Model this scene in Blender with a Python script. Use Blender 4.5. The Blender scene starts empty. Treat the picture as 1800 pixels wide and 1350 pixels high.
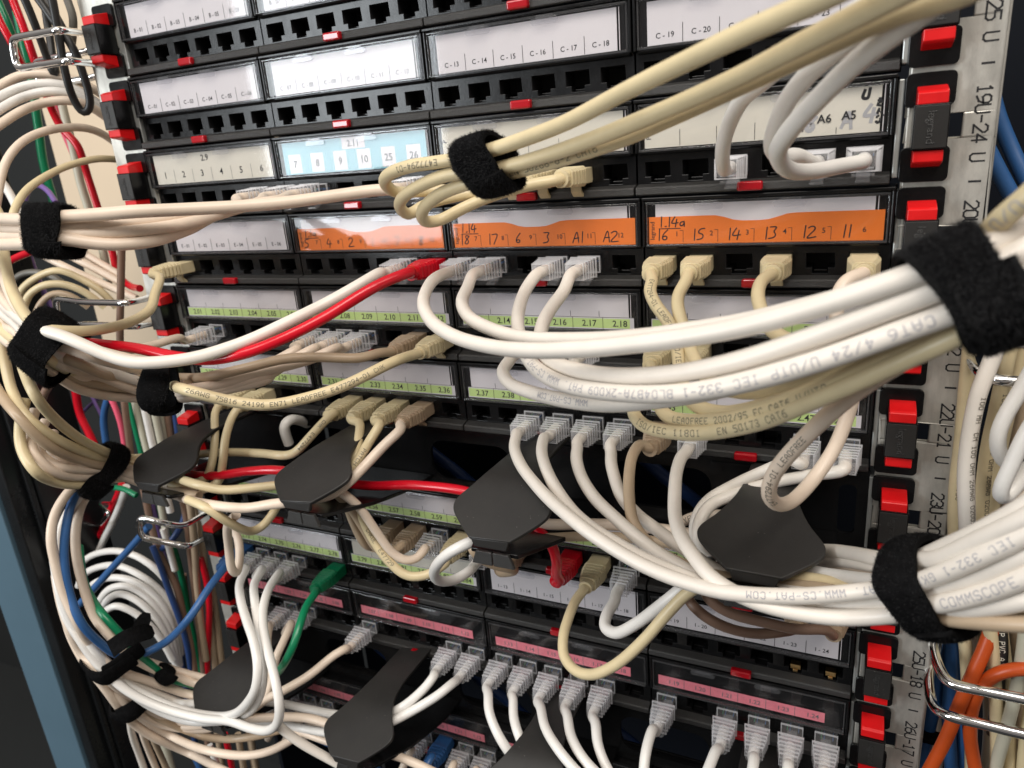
import bpy, bmesh, math, random
import numpy as np
from mathutils import Vector, Matrix
random.seed(7)
S = 0.001                       # everything below is written in millimetres

# ------------------------------------------------------------------ camera
CAM_C = np.array([429.334, -357.313, -104.931])
CAM_R = np.array([[0.90495627, 0.41825587, -0.07820598],
                  [0.0634022, -0.31428972, -0.94720755],
                  [-0.42075445, 0.85222298, -0.31093679]])
CAM_F = 1276.06                 # focal length in pixels of the 1800 px wide photograph
scn = bpy.context.scene
col = scn.collection
cam_d = bpy.data.cameras.new('camera')
cam = bpy.data.objects.new('camera', cam_d)
col.objects.link(cam)
r0, r1, r2 = CAM_R
cam.matrix_world = Matrix(((r0[0], -r1[0], -r2[0], CAM_C[0]*S), (r0[1], -r1[1], -r2[1], CAM_C[1]*S),
                           (r0[2], -r1[2], -r2[2], CAM_C[2]*S), (0, 0, 0, 1)))
cam_d.sensor_fit = 'HORIZONTAL'
cam_d.sensor_width = 36.0
cam_d.lens = CAM_F/1800*36
cam_d.clip_start = 0.005
cam_d.clip_end = 50
cam_d.dof.use_dof = True
cam_d.dof.focus_distance = 0.365
cam_d.dof.aperture_fstop = 13.5
scn.camera = cam

# ------------------------------------------------------------------ light
world = bpy.data.worlds.new('World')
scn.world = world
world.use_nodes = True
wn = world.node_tree
wn.nodes.clear()
wo = wn.nodes.new('ShaderNodeOutputWorld')
bg = wn.nodes.new('ShaderNodeBackground')
tc = wn.nodes.new('ShaderNodeTexCoord')
sep = wn.nodes.new('ShaderNodeSeparateXYZ')
mr = wn.nodes.new('ShaderNodeMapRange')
mr.inputs['From Min'].default_value = -1
cr = wn.nodes.new('ShaderNodeValToRGB')
cr.color_ramp.elements[0].color = (0.27, 0.255, 0.245, 1)
cr.color_ramp.elements[1].color = (0.55, 0.52, 0.48, 1)
e = cr.color_ramp.elements.new(0.5); e.color = (0.125, 0.112, 0.106, 1)
wn.links.new(tc.outputs['Generated'], sep.inputs[0])
wn.links.new(sep.outputs['Z'], mr.inputs['Value'])
wn.links.new(mr.outputs[0], cr.inputs[0])
wn.links.new(cr.outputs[0], bg.inputs['Color'])
wn.links.new(bg.outputs[0], wo.inputs[0])
bg.inputs['Strength'].default_value = 1.2

def area(name, loc, target, sx, sy, power, color):
    d = bpy.data.lights.new(name, 'AREA')
    d.shape = 'RECTANGLE'
    d.size, d.size_y = sx, sy
    d.energy, d.color = power, color
    o = bpy.data.objects.new(name, d)
    col.objects.link(o)
    o.location = Vector(loc)
    o.rotation_euler = (Vector(target)-Vector(loc)).to_track_quat('-Z', 'Y').to_euler()
    return o
# tall window of the room on the left, behind the photographer; ceiling fixtures above
area('window_light', (-0.90, -1.45, 0.06), (-0.1, 0, -0.2), 0.52, 0.85, 18, (0.90, 0.96, 1.0))
area('ceiling_light', (0.50, -1.15, 1.50), (0.3, 0, -0.2), 1.2, 0.6, 24, (1.0, 0.945, 0.875))
area('ceiling_light', (-0.45, -1.55, 1.15), (0.1, 0, -0.25), 0.9, 0.6, 11, (1.0, 0.95, 0.90))
area('ceiling_light', (1.15, -0.70, 1.10), (0.42, 0, -0.15), 0.4, 0.4, 10, (1.0, 0.93, 0.85))

scn.view_settings.view_transform = 'Standard'
scn.view_settings.look = 'None'
scn.view_settings.exposure = -0.1
scn.view_settings.gamma = 1
scn.view_settings.use_curve_mapping = False
scn.render.engine = 'CYCLES'
cy = scn.cycles
cy.max_bounces = 8; cy.diffuse_bounces = 3; cy.glossy_bounces = 4
cy.transparent_max_bounces = 24; cy.transmission_bounces = 4
cy.caustics_reflective = False; cy.caustics_refractive = False
cy.use_denoising = True
cy.sample_clamp_indirect = 6

def un(px, py, out=0.0):
    """point of the place seen at photo pixel px,py and standing `out` mm in front of the panel plane"""
    d = CAM_R.T @ np.array([(px-900)/CAM_F, (py-675)/CAM_F, 1.0])
    t = (-out-CAM_C[1])/d[1]
    return CAM_C + t*d
def pj(P):
    q = CAM_R @ (np.asarray(P)-CAM_C)
    return np.array([900+CAM_F*q[0]/q[2], 675+CAM_F*q[1]/q[2]])

# ------------------------------------------------------------------ materials
MATS = {}
def mat(name, color, rough=0.5, metal=0.0, spec=0.5, bump=0.0, bscale=400, var=0.0, vscale=60, coat=0.0, sheen=0.0, vcol=None, stretch=None):
    m = bpy.data.materials.new(name); m.use_nodes = True
    nt = m.node_tree; p = nt.nodes['Principled BSDF']
    p.inputs['Base Color'].default_value = (*color, 1)
    p.inputs['Roughness'].default_value = rough
    p.inputs['Metallic'].default_value = metal
    p.inputs['Specular IOR Level'].default_value = spec
    p.inputs['Coat Weight'].default_value = coat
    p.inputs['Coat Roughness'].default_value = 0.15
    p.inputs['Sheen Weight'].default_value = sheen
    if bump or var:
        t = nt.nodes.new('ShaderNodeTexCoord')
        src = t.outputs['Object']
        if stretch:
            mp = nt.nodes.new('ShaderNodeMapping'); mp.inputs['Scale'].default_value = stretch
            nt.links.new(src, mp.inputs[0]); src = mp.outputs[0]
    if var:
        n = nt.nodes.new('ShaderNodeTexNoise'); n.inputs['Scale'].default_value = vscale
        n.inputs['Detail'].default_value = 6; n.inputs['Roughness'].default_value = 0.65
        nt.links.new(src, n.inputs['Vector'])
        mx = nt.nodes.new('ShaderNodeMix'); mx.data_type = 'RGBA'
        c2 = vcol or tuple(c*(1-var) for c in color)
        mx.inputs[6].default_value = (*c2, 1); mx.inputs[7].default_value = (*color, 1)
        rr = nt.nodes.new('ShaderNodeMapRange'); rr.inputs['From Min'].default_value = 0.32; rr.inputs['From Max'].default_value = 0.62
        nt.links.new(n.outputs['Fac'], rr.inputs['Value'])
        nt.links.new(rr.outputs[0], mx.inputs[0]); nt.links.new(mx.outputs[2], p.inputs['Base Color'])
        r2_ = nt.nodes.new('ShaderNodeMapRange')
        r2_.inputs['To Min'].default_value = max(rough-0.08, 0.02); r2_.inputs['To Max'].default_value = rough+0.1
        nt.links.new(n.outputs['Fac'], r2_.inputs['Value']); nt.links.new(r2_.outputs[0], p.inputs['Roughness'])
    if bump:
        n2 = nt.nodes.new('ShaderNodeTexNoise'); n2.inputs['Scale'].default_value = bscale; n2.inputs['Detail'].default_value = 4
        nt.links.new(src, n2.inputs['Vector'])
        b = nt.nodes.new('ShaderNodeBump'); b.inputs['Strength'].default_value = bump; b.inputs['Distance'].default_value = 0.0006
        nt.links.new(n2.outputs['Fac'], b.inputs['Height']); nt.links.new(b.outputs[0], p.inputs['Normal'])
    MATS[name] = m
    return m
def clear_mat(name, rough, milk, tint=(0.95, 0.95, 0.96), ior=1.5, milkcol=(0.9, 0.9, 0.92)):
    m = bpy.data.materials.new(name); m.use_nodes = True
    nt = m.node_tree; nt.nodes.clear()
    o = nt.nodes.new('ShaderNodeOutputMaterial')
    tr = nt.nodes.new('ShaderNodeBsdfTransparent'); tr.inputs[0].default_value = (*tint, 1)
    gl = nt.nodes.new('ShaderNodeBsdfGlossy'); gl.inputs['Roughness'].default_value = rough
    df = nt.nodes.new('ShaderNodeBsdfDiffuse'); df.inputs[0].default_value = (*milkcol, 1)
    fr = nt.nodes.new('ShaderNodeFresnel'); fr.inputs[0].default_value = ior
    m1 = nt.nodes.new('ShaderNodeMixShader'); m1.inputs[0].default_value = milk
    m2 = nt.nodes.new('ShaderNodeMixShader')
    nt.links.new(tr.outputs[0], m1.inputs[1]); nt.links.new(df.outputs[0], m1.inputs[2])
    ge = nt.nodes.new('ShaderNodeNewGeometry')          # reflect at the outer faces only
    iv = nt.nodes.new('ShaderNodeMath'); iv.operation = 'SUBTRACT'; iv.inputs[0].default_value = 1.0
    ml = nt.nodes.new('ShaderNodeMath'); ml.operation = 'MULTIPLY'
    nt.links.new(ge.outputs['Backfacing'], iv.inputs[1]); nt.links.new(fr.outputs[0], ml.inputs[0]); nt.links.new(iv.outputs[0], ml.inputs[1])
    nt.links.new(ml.outputs[0], m2.inputs[0]); nt.links.new(m1.outputs[0], m2.inputs[1]); nt.links.new(gl.outputs[0], m2.inputs[2])
    nt.links.new(m2.outputs[0], o.inputs[0])
    MATS[name] = m
    return m
mat('black_plastic', (0.0065, 0.0065, 0.007), 0.21, spec=0.33, bump=0.06, bscale=900, var=0.25, vscale=120)
mat('black_grain', (0.030, 0.029, 0.028), 0.36, bump=0.8, bscale=2600, spec=0.6)
mat('black_matte', (0.0215, 0.0205, 0.0198), 0.42, spec=0.4, bump=0.12, bscale=2200, var=0.3, vscale=45, vcol=(0.029, 0.0275, 0.0262))
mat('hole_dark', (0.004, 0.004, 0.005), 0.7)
mat('gold', (0.75, 0.50, 0.22), 0.3, metal=1)
mat('card', (0.80, 0.76, 0.76), 0.6, var=0.05, vscale=30)
mat('card_cream', (0.78, 0.74, 0.62), 0.6, var=0.06, vscale=30)
mat('card_blue', (0.28, 0.58, 0.66), 0.6, var=0.05, vscale=30)
mat('card_green', (0.63, 0.82, 0.29), 0.6)
mat('card_pink', (0.97, 0.27, 0.32), 0.6, var=0.12, vscale=400)
mat('card_orange', (0.95, 0.215, 0.018), 0.55, var=0.06, vscale=60)
mat('ink', (0.012, 0.012, 0.014), 0.7)
mat('ink_grey', (0.16, 0.155, 0.16), 0.7)
mat('smudge', (0.45, 0.45, 0.45), 0.7)
mat('print_grey', (0.38, 0.37, 0.40), 0.6)
mat('print_dark', (0.15, 0.13, 0.095), 0.6)
mat('red_plastic', (0.72, 0.008, 0.010), 0.35, bump=0.05, bscale=900, var=0.12, vscale=90)
mat('red_gloss', (0.40, 0.003, 0.010), 0.12, spec=0.8)
mat('zinc', (0.70, 0.68, 0.62), 0.44, metal=0.65, bump=0.18, bscale=900, var=0.3, vscale=130, stretch=(1, 1, 0.35))
mat('zinc_edge', (0.60, 0.62, 0.60), 0.4, metal=0.7, var=0.2, vscale=60)
mat('chrome', (0.86, 0.86, 0.86), 0.07, metal=1, bump=0.04, bscale=150)
mat('strap_fibre', (0.028, 0.028, 0.029), 1.0, spec=0.05)
mat('strap_fabric', (0.008, 0.008, 0.0085), 1.0, spec=0.04, bump=1.0, bscale=1200, var=0.5, vscale=350)
mat('jacket_white', (0.82, 0.76, 0.685), 0.37, bump=0.06, bscale=130, var=0.09, vscale=38)
mat('jacket_bright', (0.84, 0.815, 0.775), 0.34, bump=0.05, bscale=130, var=0.08, vscale=45)
mat('jacket_cream', (0.82, 0.68, 0.55), 0.38, bump=0.05, bscale=130, var=0.10, vscale=45)
mat('jacket_beige', (0.72, 0.60, 0.37), 0.36, bump=0.22, bscale=170, var=0.12, vscale=45)
mat('jacket_tan', (0.50, 0.38, 0.26), 0.38, bump=0.06, bscale=130, var=0.12, vscale=45)
mat('jacket_brown', (0.25, 0.155, 0.11), 0.42, bump=0.06, bscale=130, var=0.15, vscale=45)
mat('jacket_red', (0.66, 0.006, 0.02), 0.22, bump=0.08, bscale=110, var=0.1, vscale=45)
mat('jacket_pink', (0.85, 0.12, 0.20), 0.3)
mat('jacket_green', (0.004, 0.20, 0.085), 0.3, bump=0.05, bscale=130)
mat('jacket_blue', (0.034, 0.115, 0.30), 0.34, bump=0.05, bscale=130, var=0.12, vscale=45)
mat('jacket_navy', (0.02, 0.05, 0.16), 0.4)
mat('jacket_black', (0.018, 0.018, 0.018), 0.42, bump=0.05, bscale=130)
mat('jacket_grey', (0.16, 0.15, 0.13), 0.4)
mat('jacket_orange', (0.52, 0.075, 0.012), 0.36, bump=0.05, bscale=130, var=0.1, vscale=45)
mat('jacket_violet', (0.20, 0.12, 0.36), 0.4)
mat('jacket_olive', (0.55, 0.53, 0.42), 0.4, var=0.1, vscale=45)
mat('boot_beige', (0.66, 0.56, 0.35), 0.42, bump=0.06, bscale=300, var=0.08, vscale=80)
mat('boot_tan', (0.42, 0.31, 0.21), 0.42, bump=0.06, bscale=300, var=0.08, vscale=80)
mat('panel_cream', (0.72, 0.58, 0.42), 0.6, var=0.06, vscale=4)
mat('wall_grey', (0.026, 0.029, 0.030), 0.8, var=0.1, vscale=3)
mat('cabinet_black', (0.010, 0.011, 0.012), 0.28, var=0.2, vscale=20)
mat('cabinet_dark', (0.006, 0.008, 0.013), 0.6, spec=0.15)
mat('cabinet_blue', (0.09, 0.155, 0.205), 0.4, var=0.06, vscale=10)
mat('white_plastic', (0.8, 0.8, 0.8), 0.4)
m = MATS['black_matte']; nt = m.node_tree; p = nt.nodes['Principled BSDF']      # lint and dust specks on the guides
t = nt.nodes.new('ShaderNodeTexCoord'); n = nt.nodes.new('ShaderNodeTexVoronoi'); n.inputs['Scale'].default_value = 420
n2 = nt.nodes.new('ShaderNodeTexNoise'); n2.inputs['Scale'].default_value = 90
lt = nt.nodes.new('ShaderNodeMath'); lt.operation = 'LESS_THAN'; lt.inputs[1].default_value = 0.085
gt = nt.nodes.new('ShaderNodeMath'); gt.operation = 'GREATER_THAN'; gt.inputs[1].default_value = 0.56
mu = nt.nodes.new('ShaderNodeMath'); mu.operation = 'MULTIPLY'
mx = nt.nodes.new('ShaderNodeMix'); mx.data_type = 'RGBA'; mx.inputs[7].default_value = (0.16, 0.15, 0.14, 1)
src = p.inputs['Base Color'].links[0].from_socket
nt.links.new(t.outputs['Object'], n.inputs['Vector']); nt.links.new(t.outputs['Object'], n2.inputs['Vector'])
nt.links.new(n.outputs['Distance'], lt.inputs[0]); nt.links.new(n2.outputs['Fac'], gt.inputs[0])
nt.links.new(lt.outputs[0], mu.inputs[0]); nt.links.new(gt.outputs[0], mu.inputs[1])
nt.links.new(src, mx.inputs[6]); nt.links.new(mu.outputs[0], mx.inputs[0]); nt.links.new(mx.outputs[2], p.inputs['Base Color'])
clear_mat('clear_cover', 0.05, 0.003, ior=1.5)
clear_mat('clear_rim', 0.09, 0.03, ior=1.5)
clear_mat('edge_glint', 0.08, 0.33, tint=(0.995, 0.995, 1.0), ior=1.5)  # whiter than the clear plastic: bright edge glints put into the colour
clear_mat('clear_rib', 0.07, 0.12, tint=(0.995, 0.995, 1.0), ior=1.5)
clear_mat('clear_plug', 0.07, 0.10, tint=(0.995, 0.995, 1.0), ior=1.45)

# ------------------------------------------------------------------ mesh builder
class MB:
    def __init__(s): s.v, s.f, s.m, s.mats = [], [], [], []
    def mi(s, name):
        if name not in s.mats: s.mats.append(name)
        return s.mats.index(name)
    def face(s, pts, m):
        n = len(s.v); s.v += [tuple(p) for p in pts]; s.f.append(tuple(range(n, n+len(pts)))); s.m.append(s.mi(m))
    def mesh(s, vs, fs, m):
        n = len(s.v); s.v += [tuple(p) for p in vs]; k = s.mi(m)
        for f in fs: s.f.append(tuple(i+n for i in f)); s.m.append(k)
    def box(s, x0, x1, y0, y1, z0, z1, m):
        vs = [(x, y, z) for z in (z0, z1) for y in (y0, y1) for x in (x0, x1)]
        s.mesh(vs, [(0, 2, 3, 1), (4, 5, 7, 6), (0, 1, 5, 4), (2, 6, 7, 3), (0, 4, 6, 2), (1, 3, 7, 5)], m)
    def prism(s, poly, a0, a1, axis, m):
        """poly extruded along axis ('x': poly is (y,z); 'y': poly is (x,z))"""
        n = len(poly)
        if axis == 'x': vs = [(a0, p[0], p[1]) for p in poly]+[(a1, p[0], p[1]) for p in poly]
        else: vs = [(p[0], a0, p[1]) for p in poly]+[(p[0], a1, p[1]) for p in poly]
        fs = [tuple(range(n))[::-1], tuple(range(n, 2*n))]+[(i, (i+1) % n, n+(i+1) % n, n+i) for i in range(n)]
        s.mesh(vs, fs, m)
    def tube(s, pts, r, n, m, caps=True, rs=None):
        P, T, N, Bn = frames(pts)
        vs, fs = [], []
        if rs is None and len(P) > 30:
            rg = np.random.RandomState(len(P)); t = np.arange(len(P))
            rs = r*(1+0.010*np.sin(t*0.37+rg.rand()*6)+0.012*np.sin(t*0.13+rg.rand()*6))
        for i in range(len(P)):
            rr = r if rs is None else rs[i]
            for k in range(n):
                a = 2*math.pi*k/n
                vs.append(P[i]+rr*(math.cos(a)*N[i]+math.sin(a)*Bn[i]))
        for i in range(len(P)-1):
            for k in range(n):
                a, b = i*n+k, i*n+(k+1) % n
                fs.append((a, b, b+n, a+n))
        if caps:
            fs.append(tuple(range(n))[::-1]); fs.append(tuple(range((len(P)-1)*n, len(P)*n)))
        s.mesh(vs, fs, m)
    def build(s, name, parent=None, smooth=False, bevel=0, weld=False, segs=2, angle=35, origin=None):
        me = bpy.data.meshes.new(name)
        og = np.array(origin if origin is not None else (0, 0, 0), float)
        v = (np.array(s.v, float)-og)*S
        me.from_pydata([tuple(x) for x in v], [], s.f)
        for k in s.mats: me.materials.append(MATS[k])
        me.polygons.foreach_set('material_index', s.m)
        bm = bmesh.new(); bm.from_mesh(me)
        if weld: bmesh.ops.remove_doubles(bm, verts=bm.verts, dist=1e-6)
        if not weld or smooth or bevel: bmesh.ops.recalc_face_normals(bm, faces=bm.faces)
        bm.to_mesh(me); bm.free()
        if smooth:
            me.polygons.foreach_set('use_smooth', [True]*len(me.polygons))
            me.set_sharp_from_angle(angle=math.radians(angle))
        o = bpy.data.objects.new(name, me); col.objects.link(o)
        o.location = Vector(og*S)
        if bevel:
            b = o.modifiers.new('bevel', 'BEVEL'); b.width = bevel*S; b.segments = segs; b.limit_method = 'ANGLE'; b.angle_limit = math.radians(40)
        if parent: setpar(o, parent)
        return o
def setpar(o, parent):
    """parent without moving: parents carry translation only"""
    w = Vector((0, 0, 0)); q = parent
    while q is not None: w = w+q.location; q = q.parent
    o.location = o.location-w
    o.parent = parent
def empty(name, loc):
    o = bpy.data.objects.new(name, None); col.objects.link(o)
    o.location = Vector(loc)*S; o.empty_display_size = 0.01
    return o
def tag(o, label=None, cat=None, group=None, kind=None):
    if label: o['label'] = label
    if cat: o['category'] = cat
    if group: o['group'] = group
    if kind: o['kind'] = kind
    return o

def catmull(ctrl, step=1.6):
    P = [np.asarray(p, float) for p in ctrl]
    P = [2*P[0]-P[1]]+P+[2*P[-1]-P[-2]]
    out = []
    for i in range(1, len(P)-2):
        p0, p1, p2, p3 = P[i-1:i+3]
        def tj(t, a, b): return t+max(np.linalg.norm(b-a), 1e-3)**0.5
        t0 = 0; t1 = tj(t0, p0, p1); t2 = tj(t1, p1, p2); t3 = tj(t2, p2, p3)
        n = max(2, int(np.linalg.norm(p2-p1)/step))
        for k in range(n):
            t = t1+(t2-t1)*k/n
            A1 = (t1-t)/(t1-t0)*p0+(t-t0)/(t1-t0)*p1; A2 = (t2-t)/(t2-t1)*p1+(t-t1)/(t2-t1)*p2; A3 = (t3-t)/(t3-t2)*p2+(t-t2)/(t3-t2)*p3
            B1 = (t2-t)/(t2-t0)*A1+(t-t0)/(t2-t0)*A2; B2 = (t3-t)/(t3-t1)*A2+(t-t1)/(t3-t1)*A3
            out.append((t2-t)/(t2-t1)*B1+(t-t1)/(t2-t1)*B2)
    out.append(P[-2])
    a = np.array(out)
    for _ in range(3):                      # relax small kinks the way a cable does
        a[1:-1] = 0.25*a[:-2]+0.5*a[1:-1]+0.25*a[2:]
    return a
def frames(pts):
    P = np.asarray(pts, float)
    T = np.gradient(P, axis=0); T /= np.linalg.norm(T, axis=1)[:, None]+1e-12
    up = np.array([0, 0, 1.0]) if abs(T[0][2]) < 0.9 else np.array([1.0, 0, 0])
    N = np.zeros_like(P); n = up-T[0]*(up@T[0]); n /= np.linalg.norm(n)
    for i in range(len(P)):
        n = n-T[i]*(n@T[i]); n /= np.linalg.norm(n)+1e-12; N[i] = n
    return P, T, N, np.cross(T, N)

# ------------------------------------------------------------------ lettering
_tc = {}
def text_mesh(txt, size, sx=1.0):
    """flat lettering: triangles of the built-in font, centred on x, baseline at 0"""
    k = (txt, size, sx)
    if k not in _tc:
        cu = bpy.data.curves.new('t', 'FONT'); cu.body = txt; cu.size = size; cu.align_x = 'CENTER'; cu.resolution_u = 2; cu.offset = size*0.012
        ob = bpy.data.objects.new('t', cu); me = bpy.data.meshes.new_from_object(ob)
        vs = [(v.co.x*sx, v.co.y) for v in me.vertices]; fs = [tuple(p.vertices) for p in me.polygons]
        bpy.data.objects.remove(ob); bpy.data.curves.remove(cu); bpy.data.meshes.remove(me)
        _tc[k] = (vs, fs)
    return _tc[k]
def put_text(mb, txt, size, x, z, y, m='ink', sx=1.0, rot=0):
    vs, fs = text_mesh(txt, size, sx)
    c, s_ = math.cos(rot), math.sin(rot)
    mb.mesh([(x+a*c-b*s_, y, z+a*s_+b*c) for a, b in vs], fs, m)
G = {  # single-line lettering on a 4 x 6 grid, as printed by dot printers and engravers
'0': ['0 1,0 5,1 6,3 6,4 5,4 1,3 0,1 0,0 1'], '1': ['1 5,2 6,2 0', '1 0,3 0'], '2': ['0 5,1 6,3 6,4 5,4 4,0 0,4 0'],
'3': ['0 5,1 6,3 6,4 5,4 4,3 3,4 2,4 1,3 0,1 0,0 1', '1.5 3,3 3'], '4': ['3 0,3 6,0 2,4 2'], '5': ['4 6,0 6,0 3.5,3 3.5,4 2.5,4 1,3 0,0 0'],
'6': ['3.5 6,1 5,0 3,0 1,1 0,3 0,4 1,4 2.5,3 3.5,0 3'], '7': ['0 6,4 6,1.5 0'], '8': ['1 3,0 4,0 5,1 6,3 6,4 5,4 4,3 3,1 3,0 2,0 1,1 0,3 0,4 1,4 2,3 3'],
'9': ['4 3,1 2.5,0 3.5,0 5,1 6,3 6,4 5,4 3,3 1,.5 0'], 'A': ['0 0,0 4,2 6,4 4,4 0', '0 2.5,4 2.5'], 'B': ['0 0,0 6,3 6,4 5,4 4,3 3,0 3', '3 3,4 2,4 1,3 0,0 0'],
'C': ['4 5,3 6,1 6,0 5,0 1,1 0,3 0,4 1'], 'D': ['0 0,0 6,2.5 6,4 4.5,4 1.5,2.5 0,0 0'], 'E': ['4 6,0 6,0 0,4 0', '0 3,3 3'], 'F': ['4 6,0 6,0 0', '0 3,3 3'],
'G': ['4 5,3 6,1 6,0 5,0 1,1 0,3 0,4 1,4 3,2 3'], 'H': ['0 0,0 6', '4 0,4 6', '0 3,4 3'], 'I': ['1 0,3 0', '2 0,2 6', '1 6,3 6'], 'J': ['4 6,4 1,3 0,1 0,0 1'],
'K': ['0 0,0 6', '4 6,0 2.5', '1.5 3.5,4 0'], 'L': ['0 6,0 0,4 0'], 'M': ['0 0,0 6,2 3,4 6,4 0'], 'N': ['0 0,0 6,4 0,4 6'], 'O': ['0 1,0 5,1 6,3 6,4 5,4 1,3 0,1 0,0 1'],
'P': ['0 0,0 6,3 6,4 5,4 4,3 3,0 3'], 'R': ['0 0,0 6,3 6,4 5,4 4,3 3,0 3', '2 3,4 0'], 'S': ['4 5,3 6,1 6,0 5,0 4,1 3,3 3,4 2,4 1,3 0,1 0,0 1'],
'T': ['0 6,4 6', '2 6,2 0'], 'U': ['0 6,0 1,1 0,3 0,4 1,4 6'], 'V': ['0 6,2 0,4 6'], 'W': ['0 6,0 0,2 3,4 0,4 6'], 'X': ['0 0,4 6', '0 6,4 0'], 'Y': ['0 6,2 3,4 6', '2 3,2 0'],
'-': ['.5 3,3.5 3'], '/': ['0 0,4 6'], '.': ['1.7 0,2.3 .2'], '|': ['2 0,2 6'], ' ': [], 'a': ['4 3.5,3 4,1 4,0 3,0 1,1 0,3 0,4 1.5', '4 4,4 0']}
def stroke_text(txt, adv=6.0):
    """list of polylines (x, y) in grid units"""
    out = []
    for i, ch in enumerate(txt):
        for pl in G.get(ch, []):
            out.append([(float(a)+i*adv, float(b)) for a, b in (q.split() for q in pl.split(','))])
    return out
def stroke_quads(pl, w, mx=1.0):
    """ribbon quads along a polyline, cut into short pieces"""
    qs = []
    for (x0, y0), (x1, y1) in zip(pl[:-1], pl[1:]):
        L = math.hypot(x1-x0, y1-y0)
        if L < 1e-6: continue
        dx, dy = (x1-x0)/L, (y1-y0)/L
        n = max(1, int(math.ceil((L+w)/mx)))
        a, b = -w/2, L+w/2
        for k in range(n):
            s0, s1 = a+(b-a)*k/n, a+(b-a)*(k+1)/n
            qs.append([(x0+dx*s0+dy*w/2, y0+dy*s0-dx*w/2), (x0+dx*s1+dy*w/2, y0+dy*s1-dx*w/2), (x0+dx*s1-dy*w/2, y0+dy*s1+dx*w/2), (x0+dx*s0-dy*w/2, y0+dy*s0+dx*w/2)])
    return qs
def put_stroke(mb, txt, h, x, z, y, w=0.8, m='ink', rot=0, adv=6.0, slant=0.0, wob=0.0, sx=1.0):
    """plane lettering, lower left corner at x,z"""
    k = h/6; c, s_ = math.cos(rot), math.sin(rot)
    j = 0
    for pl in stroke_text(txt, adv):
        if wob: pl = [(a+random.uniform(-wob, wob), b+random.uniform(-wob, wob)) for a, b in pl]
        for q in stroke_quads(pl, w/k, 50):
            pp = [((a*sx+slant*b)*k, b*k) for a, b in q]
            mb.face([(x+a*c-b*s_, y-0.012*(j % 7), z+a*s_+b*c) for a, b in pp], m); j += 1
# ================================================================== setting
U, W = 44.45, 110.2
DX = {0: 1.2, 1: -0.8, 2: -1.2, 3: 1.6, 4: 0.9, 5: -0.3, 7: 0, 8: 0, 9: 0, 10: 0, 11: 0, 6: 0}
def port(r, m, i):
    return np.array([(m-1)*W+10.2+17.85*i+DX[r], 0, -r*U-33.0])

def wall(x0, x1, y, z0, z1, name, m, kind=None, label=None, cat=None, depth=8):
    b = MB(); b.box(x0, x1, y, y+depth, z0, z1, m)
    o = b.build(name, origin=((x0+x1)/2, y, z0))
    return tag(o, label, cat, kind=kind)
wall(-6000, 3000, 700, -1600, 1500, 'back_wall', 'wall_grey', kind='structure')
b = MB(); b.box(-6000, 3000, -3000, 700, -1608, -1600, 'wall_grey'); tag(b.build('floor'), kind='structure')
p = un(92, 260, -190)
wall(p[0], -25, 190, un(230, 640, -190)[2], 700, 'side_panel', 'panel_cream', label='cream side panel standing behind the left cables, top left', cat='panel')
wall(-22, 1600, 150, -900, 700, 'rear_panel', 'cabinet_dark', label='dark rear panel of the cabinet behind the black patch panels', cat='panel')
b = MB(); b.box(-30, -26, 19, 150, -900, 60, 'cabinet_dark'); tag(b.build('inner_side_panel', origin=(-28, 80, -900)), 'dark inner side panel of the cabinet behind the left rail', 'panel')
# black corner post with a pale blue-grey door edge, lower left
q = un(66, 1140, 30)
post = empty('cabinet_post', (q[0], -30, -900))
xl, xr = un(22, 1105, 30)[0], un(78, 1105, 30)[0]
b = MB(); b.box(xl, xr, -34, -26, -900, -40, 'cabinet_blue'); b.build('door_edge', post, bevel=1.2)
b = MB()
b.box(xr+0.4, xr+16, -31, 30, -900, -40, 'cabinet_black'); b.box(xr+16.4, xr+25, -12, 40, -900, -40, 'cabinet_black'); b.box(xr+18, xr+23, -18, -12.3, -900, -40, 'cabinet_black')
b.box(xl-14, xl-0.5, -14, 30, -900, -40, 'cabinet_dark')
b.build('post_profile', post, bevel=1.5)
tag(post, 'black cabinet corner post with pale blue-grey door edge, lower left', 'cabinet post')

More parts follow.
